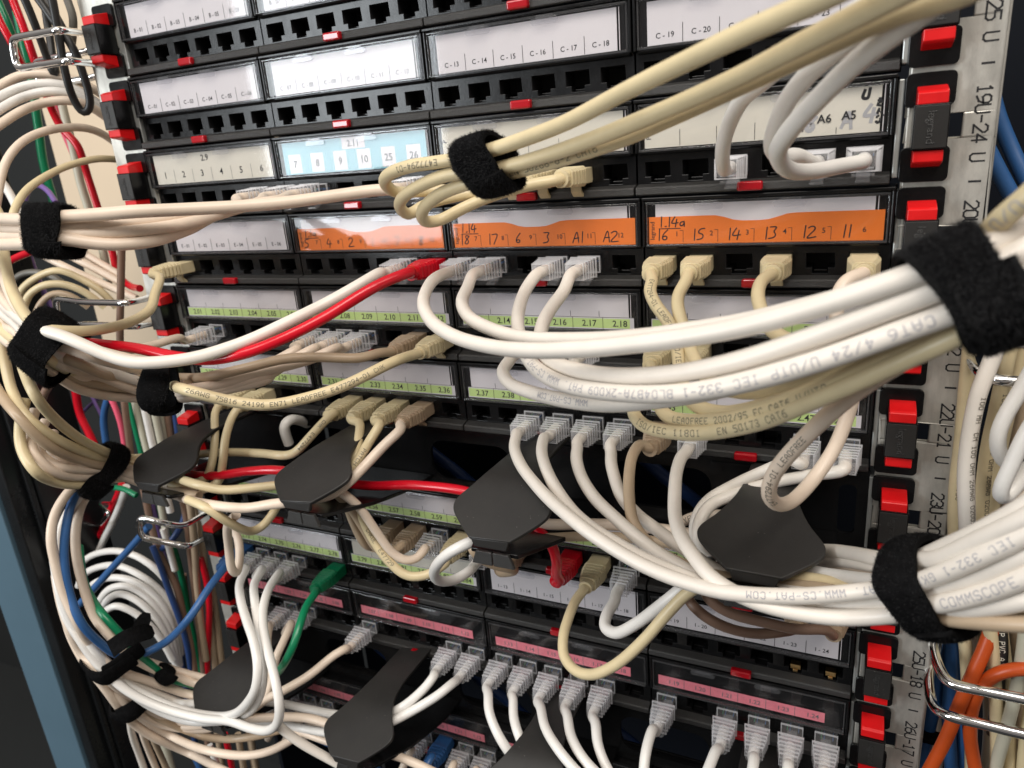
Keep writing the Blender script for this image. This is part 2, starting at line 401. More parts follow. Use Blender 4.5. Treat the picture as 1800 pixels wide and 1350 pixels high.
# ------------------------------------------------------------------ mounting rails
def rail(x0, x1, hx, right):
    z1, z0 = 30, -12.6*U
    root = empty('mounting_rail', ((x0+x1)/2, 0, z0))
    b = MB(); hw, hh = 4.9, 5.0
    xs = [x0, hx-hw, hx+hw, x1]
    zs = []
    for k in range(-1, 13):
        zc = -(k+0.5)*U; zs.append((zc+hh, zc-hh))
    top = z1
    yf, yb = -1.0, 1.2
    for a, c in zs:
        if a > z1 or c < z0: continue
        b.box(x0, x1, yf, yb, a, top, 'zinc')
        b.box(x0, hx-hw, yf, yb, c, a, 'zinc'); b.box(hx+hw, x1, yf, yb, c, a, 'zinc')
        top = c
    b.box(x0, x1, yf, yb, z0, top, 'zinc')
    # folded outer flange running back into the cabinet
    xf = x1 if right else x0
    b.box(xf-1.1, xf+1.1, yb+0.02, 60, z0, z1, 'zinc')
    b.build('rail_plate', root, weld=True, bevel=0.7)
    if right:
        t = MB()
        for k in range(-1, 12):
            zc = -(k+0.5)*U
            if k+17 < 18: n1, n2 = 17+k, 26-k
            else: n1, n2 = 17+k, 26-k
            s1 = '%dU-%d U' % (n1, n2)
            adv = 5.0; kx = 3.9/6
            # reads downwards: rotated a quarter turn clockwise
            L = (len(s1)*adv-1)*0.735
            put_stroke(t, s1, 4.9, 467.6, zc+L/2, -1.06, w=0.72, rot=-math.pi/2, adv=adv, sx=0.9, m='ink')
            t.box(467.9, 472.4, -1.08, -1.02, -(k+1)*U-0.42, -(k+1)*U+0.42, 'ink')
        t.build('unit_numbering', root)
        tag(root, 'galvanised rack rail with black unit numbers on the right', 'rack rail', 'mounting rails of the rack')
    else:
        tag(root, 'galvanised rack rail beside the left ends of the patch panels', 'rack rail', 'mounting rails of the rack')
    return root
rail(443.6, 475.2, 458.7, True)
rail(-33.0, -1.5, -20.0, False)

# ------------------------------------------------------------------ clips at the panel ends
def rounded(x0, x1, z0, z1, r, n=5):
    out = []
    for cx, cz, a0 in ((x1-r, z1-r, 0), (x0+r, z1-r, 90), (x0+r, z0+r, 180), (x1-r, z0+r, 270)):
        for k in range(n+1):
            a = math.radians(a0+90*k/n); out.append((cx+r*math.cos(a), cz+r*math.sin(a)))
    return out
def latch(root, xa, xb, r, dx, mirror):
    z = -r*U
    b = MB()
    b.prism(rounded(xa+dx, xb+dx, z-14.2, z-1.2, 2.2), -3.2, -1.2, 'y', 'black_plastic')
    b.prism(rounded(xa+dx, xb+dx, z-43.6, z-29.6, 2.2), -3.2, -1.2, 'y', 'black_plastic')
    cx0, cx1 = (xa+3.2, xb-2.2) if not mirror else (xa+2.2, xb-3.2)
    cx0 += dx; cx1 += dx
    b.box(cx0, cx1, -14.6, -1.4, z-30.4, z-13.4, 'black_plastic')
    b.box(cx0+0.4, cx1-0.4, -15.0, -14.62, z-29.9, z-13.9, 'black_matte')
    lb = b.build('end_clip', root, bevel=0.5)
    t = MB()
    put_text(t, 'legrand', 4.3, (cx0+cx1)/2-1.2, z-22.0, -15.03, 'black_grain', rot=-math.pi/2)
    # raised lettering
    tv = t.v; n = len(tv)
    t.v = tv+[(x, -15.22, zz) for x, y, zz in tv]
    t.f = t.f+[tuple(i+n for i in f) for f in t.f]; t.m = t.m*2
    t.build('raised_lettering', lb)
    for top in (1, 0):
        rb = MB(); jz = random.uniform(-.35, .35); jy = random.uniform(-.5, .3)
        if top: prof = [(-3.0, z-6.2), (-12.2, z-8.2), (-13.6, z-9.0), (-13.6, z-13.3), (-3.0, z-13.3)]
        else: prof = [(-3.0, z-37.4), (-12.2, z-35.6), (-13.6, z-34.8), (-13.6, z-30.5), (-3.0, z-30.5)]
        prof = [(a+(jy if a < -5 else 0), c+jz) for a, c in prof]
        rb.prism(prof, cx0+0.9, cx1-0.9, 'x', 'red_plastic')
        rb.build('red_button', lb, bevel=0.35)

# ------------------------------------------------------------------ patch panel
CX0, CX1 = 6.4, 102.4           # card, within one module
def port_strip(x0, x1, z, xs, m='black_plastic', yf=1.0):
    """plate with T-shaped sockets: full opening above, narrower notch for the tab below"""
    b = MB(); zt, zb = z-24.4, z-38.8
    ow, nw = 6.1, 3.3; ot, om, ob_, on = z-28.6, z-35.4, z-36.9, z-38.1
    prev = x0
    cells = []
    for k, c in enumerate(xs):
        nxt = (c+xs[k+1])/2 if k < len(xs)-1 else x1
        cells.append((prev, nxt, c)); prev = nxt
    q = lambda a, b2, c, d: b.face([(a, yf, c), (b2, yf, c), (b2, yf, d), (a, yf, d)], m)
    for a, e_, c in cells:
        q(a, e_, ot, zt)
        q(a, c-ow, om, ot); q(c+ow, e_, om, ot)
        q(a, c-ow, on, om); q(c+ow, e_, on, om)
        q(c-ow, c-nw, on, om); q(c+nw, c+ow, on, om)
        q(a, c-ow, zb, on); q(c-ow, c-nw, zb, on); q(c-nw, c+nw, zb, on); q(c+nw, c+ow, zb, on); q(c+ow, e_, zb, on)
        loop = [(c-ow, ot), (c+ow, ot), (c+ow, om), (c+nw, om), (c+nw, on), (c-nw, on), (c-nw, om), (c-ow, om)]
        d = 13
        for i in range(8):
            (xa, za), (xb_, zb_) = loop[i], loop[(i+1) % 8]
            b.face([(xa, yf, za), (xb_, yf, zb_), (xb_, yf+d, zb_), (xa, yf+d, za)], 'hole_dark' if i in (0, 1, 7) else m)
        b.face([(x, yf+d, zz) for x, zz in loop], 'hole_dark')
        # ledge, side guides and contact comb seen inside an empty socket
        b.box(c-ow+0.1, c-nw-0.1, yf+2.2, yf+5.5, on+0.9, om-0.1, 'black_grain'); b.box(c+nw+0.1, c+ow-0.1, yf+2.2, yf+5.5, on+0.9, om-0.1, 'black_grain')
        b.box(c-2.9, c+2.9, yf+4, yf+9, on+0.3, on+1.3, 'black_plastic')
    return b
HAND = {'1': ['1 6,1.2 0'], '2': ['0 5,1 6,3 6,3.5 4.5,0 0,4.2 .3'], '3': ['0 6,3.5 6,1.5 3.5,3.3 2.6,3 .6,0 0'], '4': ['1.6 6,0 2.2,4 2.4', '3 4.6,2.6 0'],
        '5': ['3.6 6,.8 5.8,.5 3.4,3 3.2,3.2 1,.2 0'], '6': ['3 6,.6 3,.6 .6,2.4 0,3.4 1.6,2 2.8,.8 2'], '7': ['0 5.8,3.6 6,1.6 0'], '8': ['3.4 5,1.6 6,.6 4.6,3.2 2,2.2 0,.4 .8,1.6 3,3.4 5'],
        '.': ['1.4 0,1.9 .3'], 'A': ['0 0,2 6,3.6 0', '.6 2.2,3.4 2.6'], 'b': ['.5 6,.5 0,3 .6,3 2.6,.6 3'], 'a': ['3 3,.6 2.6,.4 .5,2.6 .4,3 3,3.4 0'], '-': ['0 3,3 3.2'], 'U': ['.4 5,0 1,2.6 .6,3 5.4']}
def hand(b, txt, h, x, z, y, w=0.55, m='ink', adv=4.6):
    k = h/6; j = 0; cx = 0
    for ch in txt:
        for pl in HAND.get(ch, []):
            pts = [tuple(map(float, q.split())) for q in pl.split(',')]
            pts = [(a+cx+random.uniform(-.15, .15)+0.12*bb, bb+random.uniform(-.2, .2)) for a, bb in pts]
            if len(pts) > 2:
                c3 = catmull([(a, bb, 0) for a, bb in pts], 0.7); pts = [(a, bb) for a, bb, _ in c3]
            for q in stroke_quads(pts, w/k, 50):
                b.face([(x+a*k, y-0.010*(j % 9), z+c*k) for a, c in q], m); j += 1
        cx += {'1': 2.6, '.': 2.6}.get(ch, adv)
def card(r, m, x0, z, parent):
    """the paper behind one window; returns nothing"""
    b = MB(); y = -0.9; cz1, cz0 = z-4.2, z-22.4
    a0, a1 = x0+CX0, x0+CX1
    base = 'card'
    style = {0: 'num', 1: 'num', 3: 'num', 8: 'num', 4: 'green', 5: 'green', 7: 'green', 9: 'pink', 11: 'pink', 2: 'mix'}[r]
    if r == 3 and m >= 2: style = 'orange'
    if style == 'mix': base = {1: 'card_cream', 2: 'card_blue', 3: 'card_cream', 4: 'card_cream'}[m]
    if style == 'mix': a0, a1 = x0+4.6, x0+104.5
    if r == 8 and m <= 2: style = 'green'
    if r == 8 and m == 2: base = 'card_cream'
    if style != 'pink':
        b.box(a0, a1, y, y+0.3, cz0, cz1, base)
        b.box(a1+1.0, a1+1.35, y-0.1, y+0.3, cz0, cz1, 'card')
    cw = (a1-a0)/6; yi = y-0.06
    if style == 'num':
        pre = {0: 'B', 1: 'C', 3: 'E', 8: 'I'}[r]
        for i in range(6):
            put_text(b, '%s - %02d' % (pre, (m-1)*6+i+1), 3.3, a0+cw*(i+0.5), cz0+2.6, yi)
            if i: b.box(a0+cw*i-0.14, a0+cw*i+0.14, yi-0.02, yi, cz0+0.2, cz0+8.0, 'ink')
    elif style == 'green':
        n0 = {4: 0, 5: 24, 7: 48, 8: 72}[r]
        g0, g1 = x0+4.2, x0+105.2; gw = (g1-g0)/6
        b.box(g0, g1, yi-0.1, yi, cz0-0.3, cz0+6.2, 'card'); b.box(g0+0.4, g1-2.2, yi-0.16, yi-0.105, cz0+0.3, cz0+5.4, 'card_green')
        for i in range(6):
            put_text(b, '2.%02d' % (n0+(m-1)*6+i+1), 4.7, g0+gw*(i+0.55), cz0+1.25, yi-0.2)
            if i:
                b.box(g0+gw*i-0.13, g0+gw*i+0.13, yi-0.19, yi-0.17, cz0-0.2, cz0+6.1, 'ink'); b.box(a0+cw*i-0.12, a0+cw*i+0.12, yi-0.02, yi, cz0+6.4, cz0+9.3, 'ink')
        b.box(g0, g1, yi-0.19, yi-0.17, cz0+6.0, cz0+6.2, 'ink')
    elif style == 'pink':
        g0, g1 = x0+5.2, x0+98.0; gw = (g1-g0)/6; zz = z-21.5
        b.box(g0, g1, yi-0.1, yi, zz, zz+6.6, 'card_pink')
        for i in range(6):
            put_text(b, '1.%02d' % ((m-1)*6+i+1), 3.9, g0+gw*(i+0.6), zz+1.7, yi-0.14, m='ink_grey')
            if i: b.box(g0+gw*i-0.13, g0+gw*i+0.13, yi-0.16, yi-0.105, zz, zz+6.6, 'ink_grey')
    elif style == 'orange':
        pts = [(x0+3.2, cz0-0.6), (x0+106.4, cz0-0.6), (x0+106.4, cz0+12.6)]
        n = 26
        for k in range(n+1):                      # the torn-off upper edge dips in the middle
            t = 1-k/n; xx = x0+3.2+103.2*t
            dip = 2.9*math.exp(-((t-0.47)/0.12)**4)
            pts.append((xx, cz0+12.4-dip))
        b.prism(pts, yi-0.2, yi-0.02, 'y', 'card_orange')
        nums = {2: ['5', '4', '2', '1', '7', '8'], 3: ['18', '17', '6', '3', 'A1', 'A2'], 4: ['16', '15', '14', '13', '12', '11']}[m]
        tiny = {2: range(7, 13), 3: range(7, 13), 4: range(1, 7)}[m]
        head = {2: '1.1a', 3: '1.14', 4: '1.14a'}[m]
        ow = 16.4
        for i in range(6):
            hand(b, nums[i], 5.2, x0+6.2+ow*i+(1.5 if i else 0.8), cz0+1.0, yi-0.24)
            put_text(b, str(list(tiny)[i]), 3.3, x0+16.8+ow*i, cz0+3.0, yi-0.24)
            if i < 5:
                b.box(x0+19.8+ow*i-0.1, x0+19.8+ow*i+0.1, yi-0.26, yi-0.22, cz0, cz0+5.8, 'ink'); b.box(x0+18.2+ow*i, x0+19.7+ow*i, yi-0.26, yi-0.22, cz0+5.6, cz0+5.8, 'ink')
        hand(b, head, 4.6, x0+8.2, cz0+7.6, yi-0.24)
        b.box(x0+8.0, x0+18.6, yi-0.27, yi-0.22, cz0+6.5, cz0+6.9, 'ink')
        put_text(b, 'legrand', 3.0, x0+5.9, cz0+5.8, yi-0.24, rot=math.pi/2)
    elif style == 'mix':
        if m == 1:
            put_text(b, '2.9', 5.4, (a0+a1)/2-4, cz1-5.4, yi)
            for i in range(6):
                put_text(b, str(i+1), 5.6, a0+cw*(i+0.5), cz0+3.6, yi)
                if i: b.box(a0+cw*i-0.12, a0+cw*i+0.12, yi-0.02, yi, cz0+0.4, cz0+8.6, 'ink_grey')
        if m == 2:
            b.box(a0+44, a0+60, yi-0.05, yi, cz1-6.2, cz1, 'card'); put_text(b, '2.11', 5.0, a0+52, cz1-4.9, yi-0.1)
            for i, s_ in enumerate(['7', '8', '9', '10', '25', '26']):
                c = a0+cw*(i+0.5); b.box(c-4.6, c+4.6, yi-0.05, yi, cz0+0.8, cz0+11.4, 'card'); put_text(b, s_, 5.6, c, cz0+3.9, yi-0.1)
        if m == 3:
            put_text(b, 'P', 3.4, a0+2.6, cz1-7, yi, rot=math.pi/2)
            for i in range(1, 6): b.box(a0+cw*i-0.12, a0+cw*i+0.12, yi-0.02, yi, cz0+0.4, cz0+8.0, 'ink_grey')
        if m == 4:
            for i in range(1, 6):
                b.box(a0+cw*i-0.13, a0+cw*i+0.13, yi-0.02, yi, cz0+0.4, cz0+(7.6 if i < 4 else 3.0), 'ink')
            put_text(b, 'P', 3.0, a0+3.0, cz0+4.6, yi, rot=math.pi/2)
            put_text(b, 'A6', 4.9, a0+78.4, cz0+5.2, yi-0.3); put_text(b, 'A5', 4.9, a0+88.0, cz0+5.8, yi-0.3)
            hand(b, 'A', 6.0, a0+85.2, cz0+2.6, yi, w=1.3, m='smudge'); hand(b, '8', 6.4, a0+70.6, cz0+2.2, yi, w=1.7, m='smudge')
            hand(b, '4', 6.2, a0+93.6, cz0+4.4, yi, w=1.4, m='smudge'); hand(b, '1', 4.4, a0+67.4, cz0+2.2, yi, w=0.9); hand(b, '1', 4.2, a0+69.0, cz0+2.4, yi-0.1, w=0.6)
            hand(b, 'U', 4.4, a0+92.6, cz1-5.2, yi, w=1.2)
            for k in range(26):
                xx = a0+98.2+abs(random.gauss(0, 1.0)); zz = cz0+3.4+random.random()*10
                b.box(xx-0.35, xx+0.5, yi-0.04-0.002*k, yi, zz-0.35, zz+0.5, 'ink')
    if b.v: b.build('label_card', parent)
def cassette(r, m, root, sockets_gold=()):
    x0, z = (m-1)*W+DX[r], -r*U
    L, R_ = x0+0.45, x0+W-0.45
    b = MB()
    b.box(L, R_, -0.2, 14, z-24.35, z-0.5, 'black_plastic')                       # body behind the window
    b.box(L, R_, -4.2, -0.22, z-2.0, z-0.5, 'black_plastic')                      # bezel
    b.box(L, L+1.2, -3.6, -0.22, z-24.3, z-2.02, 'black_plastic'); b.box(R_-1.2, R_, -3.6, -0.22, z-24.3, z-2.02, 'black_plastic')
    b.prism([(-2.6, z-24.32), (0.95, z-24.32), (0.95, z-25.6), (-1.6, z-25.2)], L+1.25, R_-1.25, 'x', 'black_plastic')
    b.prism([(14, z-38.85), (0.9, z-38.85), (-3.9, z-39.9), (-4.4, z-40.6), (-4.4, z-43.4), (-3.6, z-43.95), (14, z-43.95)], L, R_, 'x', 'black_grain')
    c = b.build('cassette', root, bevel=0.35)
    ps = port_strip(L, R_, z, [x0+10.2+17.85*i for i in range(6)])
    for i in sockets_gold:
        xx = x0+10.2+17.85*i
        ps.box(xx-2.6, xx+2.6, 1.6, 6, z-36.4, z-33.6, 'gold'); ps.box(xx-1.2, xx+1.2, 1.2, 3, z-38.0, z-36.5, 'gold')
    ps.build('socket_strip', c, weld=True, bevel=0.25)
    card(r, m, x0, z, c)
    w = MB(); wx0, wx1, wz1, wz0 = x0+2.3, x0+W-2.3, z-2.7, z-23.9
    w.box(wx0+1.1, wx1-1.1, -3.0, -2.0, wz0+1.1, wz1-1.1, 'clear_cover')
    w.box(wx0, wx1, -4.0, -1.6, wz1-1.08, wz1, 'clear_rim'); w.box(wx0, wx1, -4.3, -1.6, wz0, wz0+1.08, 'clear_rim')
    w.box(wx0, wx0+0.7, -3.6, -1.9, wz0+1.1, wz1-1.1, 'clear_rim'); w.box(wx1-0.7, wx1, -3.6, -1.9, wz0+1.1, wz1-1.1, 'clear_rim')
    for f in (0.28, 0.62):
        xx = wx0+(wx1-wx0)*f
        w.prism(rounded(xx-7, xx+7, wz1-4.4, wz1-1.2, 1.5), -3.9, -3.05, 'y', 'clear_rim')
        w.box(xx-4, xx+5, -4.6, -4.05, wz1-1.9, wz1-0.2, 'clear_rim')
    w.build('window_cover', c, bevel=0.25)
    lv = MB(); xx = x0+55-1.4
    lv.prism(rounded(xx-5.6, xx+5.6, z-43.6, z-39.4, 1.0, 3), -7.0, -3.2, 'y', 'red_gloss')
    lv.build('release_lever', c, bevel=1.3, segs=4)
PANEL_LABEL = {0: 'topmost black patch panel with white cards marked B-01 onwards', 1: 'black patch panel with white cards marked C-01 to C-20, all sockets empty',
 2: 'black patch panel with cream and light blue cards marked 2.9 and 2.11', 3: 'black patch panel with handwritten orange label cards',
 4: 'black patch panel with green labels 2.01 to 2.18 below the orange cards', 5: 'black patch panel with green labels 2.36 to 2.39 and 2.47',
 7: 'black patch panel with green labels 2.57 to 2.59 under the cable guides', 8: 'black patch panel with white cards I-13 to I-24',
 9: 'black patch panel with pink labels 1.13 to 1.24 in dark windows', 11: 'lowest black patch panel with pink labels behind lower cables, bottom left'}
for r in (0, 1, 2, 3, 4, 5, 7, 8, 9, 11):
    z = -r*U
    root = empty('patch_bay', (220.4, 0, z-U))
    b = MB(); b.box(-4.5+DX[r], 441.5+DX[r], 14.2, 16, z-43.9, z-0.6, 'black_plastic')
    b.box(-5.6+DX[r], -0.4+DX[r], -1.2, 14, z-42.6, z-1.6, 'zinc_edge'); b.box(441.0+DX[r], 443.2+DX[r], -1.2, 14, z-41.6, z-2.8, 'zinc_edge')
    b.build('frame', root, bevel=0.4)
    for m in (1, 2, 3, 4): cassette(r, m, root, (4, 5) if (r, m) == (8, 4) else ())
    latch(root, 442.3, 460.2, r, 0, False); latch(root, -19.6, -1.7, r, 0, True)
    tag(root, PANEL_LABEL[r], 'patch panel', 'black patch panels in the rack')

# ------------------------------------------------------------------ cable guide panels
GUIDES = [(41.7, 90.3, -14.6-2.9, 1.10, 0.05), (161.0, 90.9, -12.0, 1.10, 0.10), (278.1, 89.9, -15.6, 0.99, 0.05), (398.5, 84.5, -13.4, 1.22, -0.02)]
def halfwidth(s):
    t = [(0, 10.9), (3, 14.4), (6, 17.8), (9, 21.0), (12, 24.0), (14.5, 25.9), (17, 26.7), (19.5, 26.6), (22, 25.5), (25, 23.2), (28, 20.8), (32, 18.4), (37, 16.2), (45, 13.8), (58, 12), (120, 11.5)]
    xs, ys = [q[0] for q in t], [q[1] for q in t]
    o = np.linspace(-4, 4, 13); w = np.exp(-0.5*(o/2.2)**2)
    return float((np.interp(np.maximum(s+o*min(1, s/4), 0), xs, ys)*w).sum()/w.sum())
def guide(root, cx, ob, zb, th, roll, z):
    g = MB()
    # centre line of the tongue in (out, z): leaning back from the tip, then bending over to the panel
    P = [(ob-s*math.sin(th), z+zb+s*math.cos(th), s) for s in np.linspace(0, 40, 44)]
    o0, zz0 = P[-1][0], P[-1][1]
    for k in range(1, 13):
        t = k/12; P.append((o0*(1-t)+1.0*t, zz0+4.5*t*math.cos(th)*(1-t)*2-1.5*t*t, 40+t*o0*1.0))
    Q = np.array([(a, b_, c_) for a, b_, c_ in P])
    for _ in range(60): Q[30:-1] = 0.25*Q[29:-2]+0.5*Q[30:-1]+0.25*Q[31:]
    P = [tuple(q) for q in Q]
    vs, fs = [], []
    n = len(P); th_ = 2.4
    for i, (o, zz, s) in enumerate(P):
        a, c = P[max(i-1, 0)], P[min(i+1, n-1)]
        d = np.array([c[0]-a[0], c[1]-a[1]]); d /= np.linalg.norm(d); nrm = np.array([-d[1], d[0]])
        if nrm[1] > 0: nrm = -nrm
        h = halfwidth(s)
        for side in (0, 1):
            for sx in (-1, 1):
                oo, z2 = o+nrm[0]*th_*side, zz+nrm[1]*th_*side
                x = cx+sx*h; lift = sx*h*math.sin(roll)
                vs.append((x, -oo, z2+lift))
    for i in range(n-1):
        a, c = 4*i, 4*i+4
        fs += [(a, a+1, c+1, c), (a+2, c+2, c+3, a+3), (a, c, c+2, a+2), (a+1, a+3, c+3, c+1)]
    fs += [(0, 2, 3, 1), (4*n-4, 4*n-3, 4*n-1, 4*n-2)]
    g.mesh(vs, fs, 'black_matte')
    zt = z+zb
    g.prism([(cx-10.4, zt-0.4-10.4*math.sin(roll)), (cx+10.4, zt-0.4+10.4*math.sin(roll)), (cx+8.6, zt-5.4), (cx-8.6, zt-5.4)], -ob+0.3, -ob+2.6, 'y', 'black_matte')
    t = g.build('guide_tongue', root, smooth=True, bevel=0.5, weld=True, angle=40)
    s_ = MB()
    def sh(o): return 30 if o < 20 else 30-(o-20)*0.16 if o < 55 else 24.4-(o-55)*0.38
    oo = [0, 10, 20, 32, 44, 55, 65, 75, 86]
    vs, fs = [], []
    for o in oo:
        zz = zt-22+13.5*(o/86.0)**1.3; h = sh(o)
        for dz in (0, -2.4):
            for sx in (-1, 1): vs.append((cx+sx*h, -o, zz+dz))
    for i in range(len(oo)-1):
        a, c = 4*i, 4*i+4
        fs += [(a, a+1, c+1, c), (a+2, c+2, c+3, a+3), (a, c, c+2, a+2), (a+1, a+3, c+3, c+1)]
    k = 4*len(oo)-4; fs += [(0, 2, 3, 1), (k, k+1, k+3, k+2)]
    s_.mesh(vs, fs, 'black_plastic')
    f = s_.build('guide_shelf', t, smooth=True, bevel=0.5, weld=True, angle=40)
    c_ = MB()
    c_.prism([(cx-11.5, zt-15.6), (cx-0.25, zt-15.6), (cx-0.25, zt-8.3), (cx-8.8, zt-8.3)], -88.4, -86.2, 'y', 'black_grain')
    c_.prism([(cx+0.25, zt-15.6), (cx+11.5, zt-15.6), (cx+8.8, zt-8.3), (cx+0.25, zt-8.3)], -88.4, -86.2, 'y', 'black_grain')
    c_.build('front_clip', f, bevel=0.4)
def guide_panel(r, label):
    z = -r*U
    root = empty('cable_organizer', (220.4, 0, z-U))
    cu = bpy.data.curves.new('t', 'CURVE'); cu.dimensions = '2D'; cu.fill_mode = 'BOTH'; cu.extrude = 1.2
    def loop(pts):
        sp = cu.splines.new('POLY'); sp.points.add(len(pts)-1); sp.use_cyclic_u = True
        for p_, (x, y) in zip(sp.points, pts): p_.co = (x, y, 0, 1)
    loop(rounded(-0.5, 441.3, -44.0, -0.6, 1))
    for c in (101.5, 219.5, 338.0): loop(rounded(c-28, c+28, -36, -9.5, 9.5, 6))
    loop(rounded(428, 436, -36, -9, 3)); loop(rounded(4, 12, -36, -9, 3))
    ob = bpy.data.objects.new('t', cu); me = bpy.data.meshes.new_from_object(ob)
    b = MB(); b.mesh([(v.co.x, 1.5+v.co.z, z+v.co.y) for v in me.vertices], [tuple(p_.vertices) for p_ in me.polygons], 'black_plastic')
    bpy.data.objects.remove(ob); bpy.data.curves.remove(cu); bpy.data.meshes.remove(me)
    b.box(441.0, 443.2, -1.2, 14, z-41.6, z-2.8, 'zinc_edge')
    for c in (60, 161, 278, 380): b.box(c-14, c+14, -0.6, 0.25, z-5.4, z-3.8, 'black_plastic')
    b.build('faceplate', root, bevel=0.3)
    for gd in GUIDES:
        guide(root, *gd, z)
    latch(root, 442.3, 460.2, r, 0, False); latch(root, -19.6, -1.7, r, 0, True)
    tag(root, label, 'cable guide', 'black cable guide panels')
guide_panel(6, 'upper black cable guide panel with four tongue-shaped guides in the middle')
guide_panel(10, 'lower black cable guide panel with tongue-shaped guides along the bottom')

# ------------------------------------------------------------------ chrome cable rings
def ring(pts, label, r=2.3):
    P = [un(*p_) for p_ in pts]
    # rounded corners: resample straight pieces, then smooth
    dense = []
    for a, c in zip(P[:-1], P[1:]):
        n = max(2, int(np.linalg.norm(c-a)/1.2))
        dense += [a+(c-a)*k/n for k in range(n)]
    dense = np.array(dense+[P[-1]])
    for _ in range(26): dense[1:-1] = 0.25*dense[:-2]+0.5*dense[1:-1]+0.25*dense[2:]
    b = MB(); b.tube(dense, r, 14, 'chrome')
    tag(b.build('cable_ring', smooth=True, origin=P[0]), label, 'cable ring', 'chrome wire cable rings')
ring([(170, 60, -12), (145, 58, 0), (103, 53, 38), (20, 68, 30), (29, 121, 30), (120, 107, 38), (165, 112, 0), (190, 112, -14)], 'chrome cable ring at the top left edge, black cables passing through')
ring([(170, 84, -26), (153, 91, -20), (100, 101, -14), (60, 108, -14), (70, 152, -14), (125, 143, -14), (177, 133, -20), (195, 128, -26)], 'chrome cable ring partly hidden below the topmost ring')
ring([(285, 516, -12), (263, 523, 0), (222, 533, 26), (149, 531, 26), (96, 524, 20), (104, 572, 18), (156, 570, 26), (238, 574, 26), (266, 569, 0), (290, 562, -12)], 'chrome cable ring by the beige plug at the left edge')
ring([(388, 892, -12), (366, 900, 0), (322, 926, 26), (284, 919, 40), (243, 908, 44), (247, 945, 44), (330, 961, 30), (354, 948, 2), (380, 940, -12)], 'chrome cable ring below the leftmost cable guide')
ring([(196, 884, -30), (172, 884, -10), (192, 902, 0), (176, 922, -10), (160, 925, -30)], 'small chrome wire hook near the red cable, lower left', 1.7)
ring([(1668, 560, -14), (1690, 585, -4), (1735, 590, 24), (1760, 600, 28), (1830, 604, 28), (1910, 612, 26), (1915, 682, 26), (1800, 672, 28), (1750, 669, 28), (1724, 660, 24), (1708, 633, 6), (1694, 606, -12)], 'chrome cable ring just below the large strap on the right', 2.5)
ring([(1664, 1085, -14), (1637, 1122, 2), (1647, 1168, 16), (1664, 1203, 26), (1733, 1215, 28), (1800, 1229, 28), (1910, 1248, 26), (1905, 1310, 26), (1800, 1291, 28), (1733, 1274, 28), (1654, 1256, 26), (1636, 1236, 14), (1630, 1185, 2), (1650, 1130, -14)], 'chrome cable ring in front of the orange cables, bottom right', 2.5)
